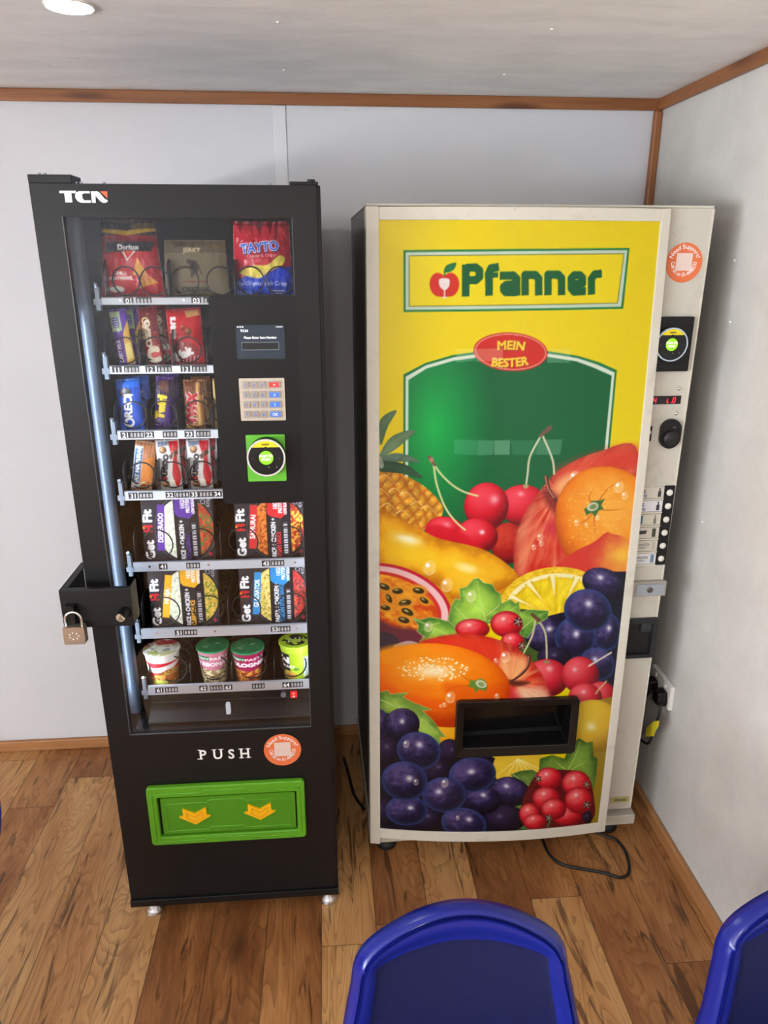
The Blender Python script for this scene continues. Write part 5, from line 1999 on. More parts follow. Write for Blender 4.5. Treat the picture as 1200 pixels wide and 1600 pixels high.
K.poly(body, None, tex=pine)
for x, y in ((120, 275), (160, 330), (205, 345), (250, 385), (290, 400), (190, 420), (130, 390), (100, 330)):
    K.line(SP(pa, (x - 36, y + 4), (x - 8, y - 8), (x + 30, y + 30), closed=False), .0032, (255, 226, 150), .0006, alpha=.85)
for pts, c0 in ((((86, 250), (86, 205), (140, 210), (205, 230), (262, 280), (180, 262), (130, 256)), (52, 96, 66)),
                (((86, 200), (140, 178), (200, 185), (252, 215), (180, 212), (120, 212)), (110, 146, 120)),
                (((86, 195), (98, 160), (130, 115), (180, 90), (235, 85), (190, 130), (140, 170)), (118, 152, 110)),
                (((86, 130), (86, 50), (120, 14), (156, 6), (120, 70), (96, 140)), (96, 130, 88)),
                (((86, 230), (88, 190), (104, 222), (96, 240)), (190, 206, 180))):
    K.poly(SP(pa, *pts, n=5), None, tex=tonal(tuple(np.array(c0) * .7), c0, tuple(np.minimum(np.array(c0) * 1.5, 240)), 30, 3))
# cherries at the top
RED_D, RED_M, RED_L = (110, 4, 18), (210, 16, 38), (238, 66, 82)
K.ball(*EL(pa, 612, 545, 72, 85), (96, 8, 16), (170, 24, 20), (206, 60, 40), hi=0, tex=.4)
K.ball(*EL(pa, 672, 390, 100, 84, 0), RED_D, RED_M, RED_L, gloss=(-.1, .55, .12), hi=.5)
K.ball(*EL(pa, 522, 395, 90, 98, 10), RED_D, RED_M, RED_L, gloss=(.3, .35, .2), hi=.55)
K.ball(*EL(pa, 355, 498, 82, 62, 10), RED_D, RED_M, RED_L, gloss=(0, .45, .2), hi=.4)
K.ball(*EL(pa, 485, 515, 84, 72, 8), RED_D, RED_M, RED_L, gloss=(.2, .25, .13), hi=.85)
K.poly(SP(pa, (270, 490), (330, 470), (430, 510), (500, 560), (500, 590), (380, 555)), RED_M, soft=.004, alpha=.8)
STK = (214, 214, 150)
K.line(SP(pa, (306, 215), (330, 255), (380, 305), (430, 335), (486, 352), closed=False), .0046, STK)
K.line(SP(pa, (306, 215), (318, 300), (350, 390), (390, 450), (434, 490), closed=False), .0046, STK)
K.line(PP(pa, (290, 195), (312, 228)), .010, (120, 78, 60), .006)
K.ell(*EL(pa, 298, 205, 9, 11), (176, 120, 104))
# big apple
ac = np.array(pa(815, 335))
apple = SP(pa, (646, 680), (634, 600), (645, 510), (680, 420), (740, 330), (800, 262), (880, 210), (980, 172), (1130, 150), (1140, 400), (1000, 620), (860, 690), (740, 720))
K.poly(apple, None, tex=streaks((206, 44, 30), (250, 168, 116), ac, 9, 3))
K.poly(SP(pa, (800, 255), (880, 205), (1000, 165), (1130, 150), (1130, 240), (1000, 260), (900, 300)), (222, 66, 44), soft=.014, alpha=.7)
K.poly(SP(pa, (640, 600), (660, 480), (720, 380), (700, 520), (690, 640), (670, 690)), (240, 150, 110), soft=.01, alpha=.55)
K.poly(SP(pa, (752, 330), (800, 335), (870, 375), (940, 330), (900, 420), (820, 430), (770, 390)), (110, 18, 18), soft=.007, alpha=.75)
K.poly(SP(pa, (800, 320), (840, 270), (890, 260), (930, 290), (900, 340), (850, 385)), (250, 190, 120), soft=.010, alpha=.75)
K.poly(SP(pa, (760, 470), (840, 420), (930, 330), (900, 440), (800, 520)), (206, 34, 60), soft=.01, alpha=.7)
K.line(SP(pa, (765, 275), (775, 320), (800, 365), (838, 398), closed=False), .0105, (92, 40, 30), .006)
K.line(SP(pa, (762, 272), (772, 318), (797, 360), closed=False), .003, (196, 130, 110))
drops(pa, [(880, 275, 20), (905, 300, 13), (740, 520, 13), (745, 545, 10), (715, 560, 10)])
K.line(SP(pa, (748, 100), (790, 200), (798, 262), closed=False), .0050, (206, 206, 170))
K.line(SP(pa, (745, 105), (700, 190), (690, 260), (682, 318), closed=False), .0050, (206, 206, 170))
K.ell(*EL(pa, 682, 312, 12, 8), (170, 160, 110))
K.line(PP(pa, (742, 106), (780, 74)), .009, (110, 84, 70), .013)
# orange on the right
OR_D, OR_M, OR_L = (176, 62, 6), (240, 130, 14), (252, 176, 60)
K.ball(*EL(pa, 1030, 478, 215, 255, -28), OR_D, OR_M, OR_L, hi=0, tex=.35, L=(.1, .3, .9))
for pts in (((965, 402), (1010, 330), (1080, 280)), ((965, 402), (1020, 410), (1085, 405)), ((965, 402), (930, 450), (870, 470)), ((965, 402), (960, 460), (968, 510)), ((965, 402), (940, 360), (960, 320))):
    K.line(SP(pa, *pts, closed=False), .006, (196, 84, 6), .001, alpha=.6)
for i in range(60):
    random.seed(200 + i)
    x, y = random.uniform(850, 1070), random.uniform(320, 560)
    K.ell(*EL(pa, x, y, 4, 4), (252, 206, 120), alpha=.5)
drops(pa, [(1062, 315, 20), (1085, 350, 14), (975, 440, 9), (890, 460, 11), (930, 470, 8)])
star = [(920, 405), (945, 388), (950, 372), (985, 370), (1005, 362), (990, 390), (1000, 405), (980, 412), (965, 438), (950, 420), (928, 432)]
K.poly(PP(pa, *star), (66, 110, 50))
K.ell(*EL(pa, 955, 396, 24, 17, -20), (196, 206, 170))
K.ell(*EL(pa, 957, 396, 15, 10, -20), (120, 140, 90))
# peach
pk_ = SP(pa, (805, 645), (880, 580), (960, 540), (1008, 502), (1030, 505), (1100, 540), (1100, 690), (900, 690))
pc = np.array(pa(1080, 600))
K.poly(pk_, None, tex=lambda X, Y, s_: (lambda v_: np.array([214, 56, 44.]) * (1 - v_) + np.array([248, 186, 60.]) * v_)(np.clip(1.15 - np.hypot(X - pc[0], Y - pc[1]) / .085 + .4 * (fbm(X * 40, Y * 40, 3) - .5), 0, 1)[..., None]))
K.poly(PP(pa, (80, 640), (340, 690), (640, 690), (640, 860), (330, 870), (80, 860)), (214, 140, 16))
# mango
mg = SP(pa, (70, 425), (160, 442), (240, 480), (320, 522), (430, 548), (520, 575), (600, 625), (652, 680), (620, 715), (560, 742), (470, 765), (380, 770), (320, 715), (220, 680), (70, 655))
K.poly(mg, None, tex=tonal((186, 104, 10), (240, 172, 24), (250, 200, 44), 26, 4))
for (x, y, rx, ry, c_, al) in ((200, 532, 60, 26, (255, 236, 150), .8), (200, 530, 34, 12, (255, 252, 220), .9), (437, 645, 42, 16, (255, 240, 190), .9), (250, 600, 190, 40, (250, 206, 30), .5)):
    K.ell(*EL(pa, x, y, rx, ry, 14), c_, alpha=al, soft=.5)
drops(pa, [(290, 645, 26), (360, 715, 24)])
# lemon half
K.ell(*EL(pa, 800, 800, 218, 158, -8), None, tex=lambda a_, b_, r: np.array([238, 196, 40.]) + (0 * a_)[..., None] + 40 * (vnoise(a_ * 20 + 30, b_ * 20 + 30, 2)[..., None] - .5))
K.ell(*EL(pa, 802, 806, 196, 138, -8), (250, 240, 178))
lc = pa(812, 850)
for i, an in enumerate(range(-8, 200, 32)):
    a0, a1 = math.radians(an + 3), math.radians(an + 29)
    e0, e1, e2 = EL(pa, 802, 806, 176, 122, -8)
    P_ = [(lc[0] * .94 + .06 * e0[0], lc[1])] + [tuple(e0 + e1 * math.cos(t) + e2 * math.sin(t)) for t in np.linspace(a0, a1, 8)]
    K.poly(spline(P_, 3), None, tex=lambda X, Y, s_: np.array([232, 192, 24.]) + 60 * (fbm(X * 90, Y * 40, 5)[..., None] - .45) + np.clip(s_ / .01, 0, 1)[..., None] * np.array([10, 24, 10.]))
# grapes on the right
GD, GM, GL, GR = (9, 8, 22), (32, 27, 66), (84, 70, 122), (54, 82, 150)


def grape(f, x, y, rx, ry, rot=0, dark=False, seed=0, rim=True):
    g_ = (-.25 + (seed % 3) * .22, .18 + (seed % 2) * .15, .15)
    if dark:
        K.ball(*EL(f, x, y, rx, ry, rot), (9, 7, 18), (24, 18, 44), (50, 36, 72), hi=.25, gloss=g_, tex=.3, seed=seed)
    else:
        K.ball(*EL(f, x, y, rx, ry, rot), GD, GM, GL, rim=GR if rim else None, hi=.85, gloss=g_, tex=.65, seed=seed)


K.poly(PP(pa, (690, 860), (860, 820), (1000, 660), (1110, 660), (1110, 1180), (760, 1100)), (16, 14, 38))
K.poly(SP(pb, (600, 50), (720, 40), (800, 110), (780, 260), (680, 240)), (58, 86, 30))
grape(pa, 1000, 712, 88, 64, 20, False, 3, False)
grape(pa, 1010, 905, 60, 80, 0, False, 2)
grape(pa, 762, 918, 84, 74, 0, False, 5, False)
grape(pa, 885, 930, 82, 88, 20, False, 4)
grape(pa, 936, 820, 96, 88, 10, False, 1)
grape(pb, 800, 225, 70, 40, 0, True, 4)
grape(pb, 975, 255, 72, 66, 30, False, 6)
# passion fruit
K.ell(*EL(pa, 150, 830, 235, 165, 14), None, tex=lambda a_, b_, r: np.array([96, 22, 40.]) + 50 * (fbm(a_ * 6 + 20, b_ * 6 + 20, 4)[..., None] - .5))
K.ell(*EL(pa, 150, 790, 238, 150, 20), (196, 28, 52))
K.ell(*EL(pa, 148, 792, 226, 140, 20), (240, 190, 190))
K.ell(*EL(pa, 140, 796, 206, 124, 20), (206, 50, 40))
K.ell(*EL(pa, 134, 800, 196, 116, 20), None, tex=lambda a_, b_, r: (lambda n_: np.array([206, 70, 16.]) * (1 - n_) + np.array([250, 176, 40.]) * n_)(np.clip((fbm(a_ * 5 + 30, b_ * 5 + 30, 8) - .3) / .4, 0, 1)[..., None]))
for x, y, r_, ro in ((105, 722, 24, 20), (245, 738, 24, 10), (190, 788, 26, -10), (268, 778, 20, 30), (110, 808, 20, 10), (200, 825, 26, 25), (185, 858, 24, 15), (125, 770, 20, 60), (160, 740, 22, 0)):
    K.ell(*EL(pa, x, y, r_ * 1.5, r_ * 1.0, ro), (228, 150, 40), soft=.2)
    K.ell(*EL(pa, x, y, r_, r_ * .52, ro), (58, 44, 18))
    K.ell(*EL(pa, x - 5, y - 5, r_ * .4, r_ * .14, ro), (200, 180, 110))
K.poly(SP(pa, (70, 860), (150, 885), (240, 900), (265, 960), (160, 990), (70, 985)), (104, 44, 56), soft=.006)
K.poly(SP(pb, (80, 130), (130, 130), (165, 165), (130, 200), (80, 205)), (60, 50, 60))
K.poly(SP(pb, (140, 185), (200, 160), (250, 175), (220, 200)), (176, 160, 176))


def leaf(f, pts, veins, c0=LEAF0, c1=LEAF1, n=1, edge=True):
    P_ = PP(f, *pts) if n == 1 else SP(f, *pts, n=n)
    K.poly(P_, None, tex=tonal(c0, c1, tuple(np.minimum(np.array(c1) * 1.2, 255)), 24, 9))
    if edge:
        K.line(P_ + [P_[0]], .0016, (196, 214, 130), alpha=.8)
    for v_ in veins:
        K.line(SP(f, *v_, closed=False), .0026, (206, 222, 140), .0008, alpha=.85)


leaf(pa, [(655, 830), (700, 815), (776, 820), (770, 850), (720, 880), (690, 930), (660, 920)], [((660, 900), (720, 850), (770, 825))])
leaf(pa, [(372, 900), (366, 850), (378, 800), (396, 770), (414, 778), (412, 730), (440, 722), (470, 690), (490, 686), (510, 706), (545, 712), (560, 738), (580, 752), (584, 790), (620, 772), (640, 790), (655, 782), (660, 835), (640, 870), (560, 868), (480, 880)],
     [((520, 860), (500, 790), (486, 700)), ((515, 830), (460, 790), (425, 740)), ((520, 840), (570, 800), (575, 760)), ((510, 860), (440, 850), (390, 800)), ((530, 862), (600, 830), (645, 800))])
leaf(pa, [(220, 850), (260, 856), (290, 846), (330, 852), (372, 866), (410, 905), (400, 950), (330, 960), (280, 968), (250, 945), (270, 925), (240, 905), (245, 880)], [((230, 855), (310, 890), (400, 940)), ((290, 880), (330, 870)), ((310, 895), (290, 930))])
drops(pa, [(460, 760, 20), (285, 885, 18)])
# currants in the middle
CD, CM, CL = (130, 6, 20), (216, 26, 40), (246, 110, 110)


def currant(f, x, y, rx, ry, eye=None, seed=0):
    K.ball(*EL(f, x, y, rx, ry), CD, CM, CL, hi=.7, gloss=(-.2, .4, .13), rim=(150, 10, 30), tex=.25, seed=seed)
    if eye:
        ex, ey, er = eye
        K.ell(*EL(f, ex, ey, er, er), (70, 36, 30))
        for q_ in range(5):
            t_ = q_ * 1.26
            K.line(PP(f, (ex, ey), (ex + er * math.cos(t_), ey + er * math.sin(t_))), .0016, (226, 200, 180))


currant(pb, 465, 112, 70, 42, None, 2)
currant(pb, 604, 92, 66, 54, (650, 82, 17), 3)
currant(pb, 628, 165, 48, 40, (667, 180, 13), 4)
# cherries right of the middle
K.line(SP(pb, (722, 70), (708, 140), (672, 212), closed=False), .005, (206, 200, 150))
K.line(SP(pb, (726, 70), (762, 130), (768, 248), closed=False), .005, (196, 192, 150))
CHD, CHM, CHL = (110, 8, 20), (196, 28, 44), (232, 90, 96)
K.ball(*EL(pb, 770, 312, 88, 78), CHD, CHM, CHL, hi=.55, gloss=(.1, .5, .14))
K.ball(*EL(pb, 905, 300, 75, 76), CHD, CHM, CHL, hi=.6, gloss=(-.3, .3, .12))
K.ball(*EL(pb, 990, 385, 60, 60), CHD, CHM, CHL, hi=.3)
K.ball(*EL(pb, 925, 392, 68, 60), CHD, CHM, CHL, hi=.6, gloss=(-.1, .4, .13))
K.ell(*EL(pb, 768, 246, 13, 7), (150, 130, 90))
K.line(PP(pb, (708, 52), (735, 76)), .009, (110, 70, 56), .012)
K.line(SP(pb, (1030, 208), (985, 235), (940, 262), closed=False), .0055, (216, 210, 190))
K.line(SP(pb, (1010, 325), (985, 352), (968, 374), closed=False), .0055, (210, 170, 120))
# red apple
ac2 = np.array(pb(625, 330))
ap2 = SP(pb, (240, 175), (320, 145), (420, 132), (520, 142), (620, 175), (700, 235), (750, 300), (776, 372), (776, 430), (560, 440), (380, 380), (260, 240))
K.poly(ap2, None, tex=streaks((214, 38, 22), (252, 180, 120), ac2, 9, 5))
K.poly(SP(pb, (260, 170), (340, 148), (440, 138), (560, 165), (600, 230), (540, 250), (420, 220)), (226, 50, 26), soft=.012, alpha=.85)
K.poly(SP(pb, (575, 250), (620, 215), (680, 235), (690, 290), (640, 330), (600, 310)), (252, 190, 120), soft=.010, alpha=.75)
K.poly(SP(pb, (600, 320), (650, 322), (700, 330), (660, 345), (615, 340)), (60, 14, 10), soft=.004, alpha=.8)
K.poly(SP(pb, (540, 270), (580, 320), (630, 350), (660, 395), (590, 400), (555, 330)), (200, 30, 50), soft=.008, alpha=.7)
K.poly(SP(pb, (640, 365), (700, 345), (760, 355), (775, 400), (700, 420)), (244, 206, 170), soft=.010, alpha=.7)
K.line(SP(pb, (697, 222), (690, 265), (660, 300), (615, 330), closed=False), .0105, (92, 40, 30), .006)
K.line(SP(pb, (694, 224), (686, 264), (655, 298), closed=False), .003, (190, 124, 100))
drops(pb, [(598, 225, 20), (560, 240, 9)])
# yellow fruit and leaves behind the opening
K.poly(PP(pb, (860, 430), (1060, 380), (1060, 960), (860, 960)), (150, 124, 24))
K.ball(*EL(pb, 410, 520, 100, 95), (220, 120, 10), (250, 170, 20), (252, 190, 40), hi=0)
K.poly(SP(pb, (250, 420), (400, 400), (420, 440), (340, 480), (310, 490)), (222, 52, 14))
K.ball(*EL(pb, 960, 510, 120, 110), (150, 110, 16), (214, 172, 40), (224, 190, 50), hi=.6, gloss=(-.1, 0, .16))
# front orange
K.ball(*EL(pb, 335, 345, 285, 172, 6), (190, 50, 0), (244, 116, 6), (252, 150, 24), hi=0, tex=.25, L=(-.2, .5, .8))
K.poly(SP(pb, (80, 225), (80, 200), (160, 178), (280, 180), (250, 230), (120, 260)), (250, 150, 20), soft=.008)
K.poly(SP(pb, (90, 320), (200, 380), (340, 410), (330, 440), (150, 420)), (246, 90, 10), soft=.012, alpha=.6)
K.poly(SP(pb, (350, 330), (460, 340), (560, 345), (600, 390), (480, 396), (380, 395)), (232, 84, 4), soft=.010, alpha=.6)
K.ell(*EL(pb, 300, 283, 110, 40), (254, 190, 90), alpha=.7, soft=.5)
K.ell(*EL(pb, 305, 285, 60, 20), (255, 240, 200), alpha=.8, soft=.5)
for i in range(110):
    random.seed(500 + i)
    t_, q_ = random.uniform(0, 6.28), random.random() ** .6
    x, y = 300 + math.cos(t_) * q_ * 150, 275 + math.sin(t_) * q_ * 48
    K.ell(*EL(pb, x, y, random.uniform(3, 6), random.uniform(2.5, 4)), (255, 240, 200), alpha=.85)
K.line(SP(pb, (485, 340), (440, 315), (400, 280), closed=False), .006, (206, 84, 4), .001, alpha=.6)
K.line(SP(pb, (485, 345), (400, 345), (350, 370), closed=False), .006, (206, 84, 4), .001, alpha=.6)
star = [(455, 318), (475, 322), (498, 312), (520, 325), (526, 350), (515, 366), (490, 356), (478, 374), (470, 352), (450, 348)]
K.poly(PP(pb, *star), (96, 136, 46))
K.ell(*EL(pb, 500, 336, 23, 15, 20), (206, 214, 180))
K.ell(*EL(pb, 501, 337, 14, 9, 20), (140, 160, 100))
drops(pb, [(375, 390, 20), (350, 420, 9), (565, 385, 10), (335, 425, 6)])
# lower left leaf
leaf(pb, [(80, 372), (120, 362), (130, 378), (175, 372), (205, 372), (180, 388), (220, 410), (298, 440), (262, 446), (300, 480), (330, 520), (355, 552), (330, 552), (345, 600), (330, 640), (240, 560), (150, 470), (80, 440)],
     [((90, 400), (180, 440), (260, 480), (330, 545)), ((180, 440), (140, 400)), ((260, 480), (240, 540))], (70, 116, 40), (150, 186, 74))
K.poly(PP(pb, (80, 445), (180, 470), (330, 600), (420, 560), (560, 640), (700, 760), (700, 960), (80, 960)), (18, 14, 34))
K.ell(*EL(pb, 660, 680, 110, 90), (232, 196, 50))
for i in range(7):
    K.line(PP(pb, (650, 640), (560 + i * 40, 730 - abs(i - 3) * 6)), .004, (250, 236, 150), .0015, alpha=.8)
leaf(pb, [(735, 690), (740, 640), (790, 625), (840, 640), (860, 590), (900, 556), (930, 575), (955, 570), (958, 630), (975, 640), (970, 700), (960, 760), (900, 720), (800, 710)], [((850, 690), (880, 640), (905, 570)), ((850, 690), (800, 650)), ((860, 690), (930, 650))], (40, 80, 24), (110, 146, 50), edge=False)
leaf(pb, [(620, 705), (660, 690), (710, 685), (735, 700), (720, 780), (650, 850), (600, 870), (690, 780)], [((630, 705), (710, 760))], (50, 90, 34), (116, 150, 60), edge=False)
leaf(pb, [(640, 850), (680, 820), (700, 930), (640, 930)], [], (50, 90, 34), (116, 150, 60), edge=False)
# grapes lower left
for a_ in ((372, 612, 50, 52, 0, True, 2), (92, 497, 28, 58, 0, False, 3), (118, 610, 60, 58, 0, True, 1), (315, 690, 66, 50, 0, True, 5), (100, 860, 60, 60, 0, True, 3), (285, 890, 60, 50, 0, True, 7),
           (180, 500, 70, 66, 0, False, 4), (598, 885, 88, 55, 0, True, 6), (620, 775, 80, 60, 10, False, 9), (508, 808, 74, 58, 10, False, 7), (196, 852, 86, 62, 0, False, 8), (430, 905, 92, 64, 10, False, 11),
           (465, 706, 97, 72, -8, False, 10), (350, 788, 90, 72, 0, False, 6), (246, 608, 90, 76, 12, False, 1), (188, 732, 94, 80, 8, False, 2)):
    grape(pb, *a_, rim=a_[6] not in (4, 9, 7))
drops(pb, [(195, 580, 13), (352, 740, 15), (235, 735, 11), (405, 880, 8)])
# currants lower right
K.poly(SP(pb, (690, 760), (760, 690), (920, 700), (960, 800), (940, 900), (720, 930), (660, 880)), (96, 16, 20))
for a_ in ((850, 875, 60, 40, None, 1), (698, 866, 42, 44, None, 2), (720, 898, 46, 34, None, 3), (776, 722, 54, 46, (733, 722, 13), 4), (888, 742, 58, 54, (930, 745, 12), 5),
           (766, 802, 56, 48, None, 6), (898, 810, 56, 54, (932, 828, 14), 7), (796, 846, 52, 44, (776, 882, 13), 8)):
    currant(pb, *a_)
K.line(PP(pb, (785, 880), (770, 920)), .006, (70, 110, 50))
grape(pb, 935, 880, 18, 26, 0, True, 3)
# strips of clear tape on the sheet
for q4, al in (([(390, 122), (490, 124), (488, 186), (390, 180)], .20), ([(490, 124), (552, 126), (548, 184), (486, 186)], .30), ([(554, 126), (618, 124), (616, 184), (552, 184)], .42), ([(620, 126), (730, 124), (726, 184), (630, 184)], .16), ([(730, 122), (832, 122), (822, 184), (726, 184)], .30)):
    K.poly(PP(pa, *q4), (190, 206, 180), alpha=al)
K.line(PP(pb, (90, 440), (400, 442)), .0012, (250, 180, 90), alpha=.35)

# opening for the cans cut in the sheet
P4 = [rm(px, py, -0.062) for px, py in ((713, 1095), (903, 1090), (897, 1175), (712, 1182))]
qx0, qx1 = (P4[0][0] + P4[3][0]) / 2, (P4[1][0] + P4[2][0]) / 2
qz0, qz1 = (P4[2][1] + P4[3][1]) / 2, (P4[0][1] + P4[1][1]) / 2
xs = np.linspace(DX0, DX1, K.nx)
zs = np.linspace(DZ0, DZ1, K.ny)
X, Z = np.meshgrid(xs, zs)
hole = (X > qx0 + .012) & (X < qx1 - .012) & (Z > qz0 + .012) & (Z < qz1 - .012)
K.c *= 0.90
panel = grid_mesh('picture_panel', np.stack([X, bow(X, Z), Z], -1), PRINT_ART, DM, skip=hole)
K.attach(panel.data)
# black surround and hood of the opening
po = MB()
ox, ix = rr(qx0, qz0, qx1, qz1, .012), rr(qx0 + .022, qz0 + .030, qx1 - .022, qz1 - .022, .006)
n = len(ox)
v, f = [], []
for (P_, dy) in ((ox, -.004), (ox, -.020), (ix, -.014), (ix, .045)):
    v += [(x, bow(x, z) + dy, z) for x, z in P_]
for L_ in range(3):
    f += [(L_ * n + i, L_ * n + (i + 1) % n, (L_ + 1) * n + (i + 1) % n, (L_ + 1) * n + i) for i in range(n)]
po.add(v, f)
port = po.build('delivery_opening', mat('black_port_plastic', (16, 14, 14), 0.3), DM, bevel=0.003)
MB().box(qx0 + .02, qx1 - .02, -0.004, 0.0, qz0 + .028, qz1 - .02).build('opening_back', mat('black_port_inside', (8, 8, 8), 0.6), port)
fl3 = MB()
fl3.add([(qx0 + .024, -.034, qz1 - .030), (qx1 - .024, -.034, qz1 - .030), (qx1 - .024, -.012, qz0 + .05), (qx0 + .024, -.012, qz0 + .05)], [(0, 1, 2, 3)])
fl3.build('opening_flap', mat('black_flap_gloss', (10, 10, 11), 0.16), port)

# ---------------------------------------------------------------- things on the control column
YC = 0.004


def col(px, py, d_=0.0):
    return rm(px, py, YC - d_)


def quadc(mb, pts, m=0, d_=0.0006):
    mb.add([(x, YC - d_, z) for x, z in (col(*p_) for p_ in pts)], [tuple(range(len(pts)))], m)


def colbox(pts, d_, bev=0.0):
    """box on the column over the middle of a photo quad"""
    P_ = [col(*p_) for p_ in pts]
    x0 = (P_[0][0] + P_[3][0]) / 2
    x1 = (P_[1][0] + P_[2][0]) / 2
    z1 = (P_[0][1] + P_[1][1]) / 2
    z0 = (P_[2][1] + P_[3][1]) / 2
    return x0, x1, z0, z1


cx, cz = col(1068.5, 410.5)
sticker(DM, cx, cz, 0.0455, YC)
x0, x1, z0, z1 = colbox([(1030, 494), (1083, 495), (1071, 580), (1019, 579)], 0)
x0 = max(x0, 0.7125)
pl_ = MB().prism(rr(x0, z0, x1, z1, .003), YC - .010, YC).build('reader_plate', BLACK_PL, DM, bevel=0.001)
for dz in (.012, -.012):
    zc = z1 - .012 if dz > 0 else z0 + .012
    MB().box(x0 + .008, x1 - .008, YC - .0108, YC - .010, zc - .0008, zc + .0008).build('groove', mat('groove_black', (5, 5, 5), 0.5), pl_)
cx, cz = rm(1049.5, 538.5, -.02)
round_reader(pl_, cx, cz, 0.0395, YC - .010, 0.7, True, 0.014)
for px, py in ((1021, 607.5), (1061, 607), (1016, 647), (1056.5, 646)):
    x, z = col(px, py)
    MB().lathe([(.0052, 0), (.0052, .0012), (.0040, .0034), (.0015, .0042)], (x, YC, z), 16, 0, 'y').build('screw', CHROME, DM)
x0, x1, z0, z1 = colbox([(1015, 619), (1064, 618), (1063, 631), (1014, 632)], 0)
dsp = MB().prism(rr(x0, z0, x1, z1, .001), YC - .0012, YC, 0)
hh = (z1 - z0) * .56
for ch_, fx in (('4', .13), ('L', .56), ('0', .74)):
    xx, zz, w2 = x0 + (x1 - x0) * fx, z0 + (z1 - z0) * .2, hh * .5
    seg = {'4': [((0, 1), (0, .5)), ((0, .5), (1, .5)), ((1, 1), (1, 0))], 'L': [((0, .8), (0, 0)), ((0, 0), (.7, 0))], '0': [((0, 0), (0, 1)), ((0, 1), (1, 1)), ((1, 1), (1, 0)), ((1, 0), (0, 0))]}[ch_]
    for a_, b_ in seg:
        dsp.strokes([(xx + a_[0] * w2 + .15 * a_[1] * w2, zz + a_[1] * hh), (xx + b_[0] * w2 + .15 * b_[1] * w2, zz + b_[1] * hh)], .0016, YC - .0016, 1)
dsp.flat(circ(x0 + (x1 - x0) * .70, z0 + (z1 - z0) * .2, .0011, 8), YC - .0016, 1)
dsp.build('price_display', [mat('display_black', (10, 8, 9), 0.2), mat('red_segments', (255, 30, 50), 0.4, emit=2.2)], DM)
x0, x1, z0, z1 = colbox([(1008, 666), (1019, 666), (1016, 689), (1006, 689)], 0)
x0 = max(x0, .7125)
sb = MB().prism(rr(x0 - .004, z0, x1, z1, .001), YC - .003, YC, 0).build('return_plate', BLACK_PL, DM)
x, z = (x0 + x1) / 2 - .001, z0 + (z1 - z0) * .62
MB().lathe([(.0068, 0), (.0068, .004), (.0055, .0055), (.001, .006)], (x, YC - .003, z), 20, 0, 'y').build('return_button', mat('grey_white_button', (190, 184, 178), 0.35), sb)
MB().lathe([(.0026, 0), (.002, .0016), (.0005, .002)], (x + .002, YC - .003, z0 + .005), 12, 0, 'y').build('red_lamp', mat('red_lamp_lit', (255, 60, 50), 0.4, emit=3), sb)
# coin knob plate
x, z = col(1045.5, 677)
rz = .0385
P_ = [(x + .0275 * math.cos(t), z + (rz - .0275) * (1 if math.sin(t) >= 0 else -1) + .0275 * math.sin(t)) for t in np.linspace(0, 2 * math.pi, 41)[:-1]]
cn = MB().prism(P_, YC - .010, YC, 0, smooth=False).build('coin_plate', BLACK_PL, DM, bevel=0.003)
kn = MB().lathe([(.0200, 0), (.0200, .006), (.0175, .010), (.001, .0105)], (x - .001, YC - .010, z - .010), 28, 0, 'y').build('coin_knob', mat('matt_black_knob', (22, 22, 23), 0.45), cn)
MB().box(x + .002, x + .010, YC - .0125, YC - .010, z + .016, z + .020).build('coin_slot', mat('slot_grey', (90, 90, 92), 0.3, 0.6), cn)

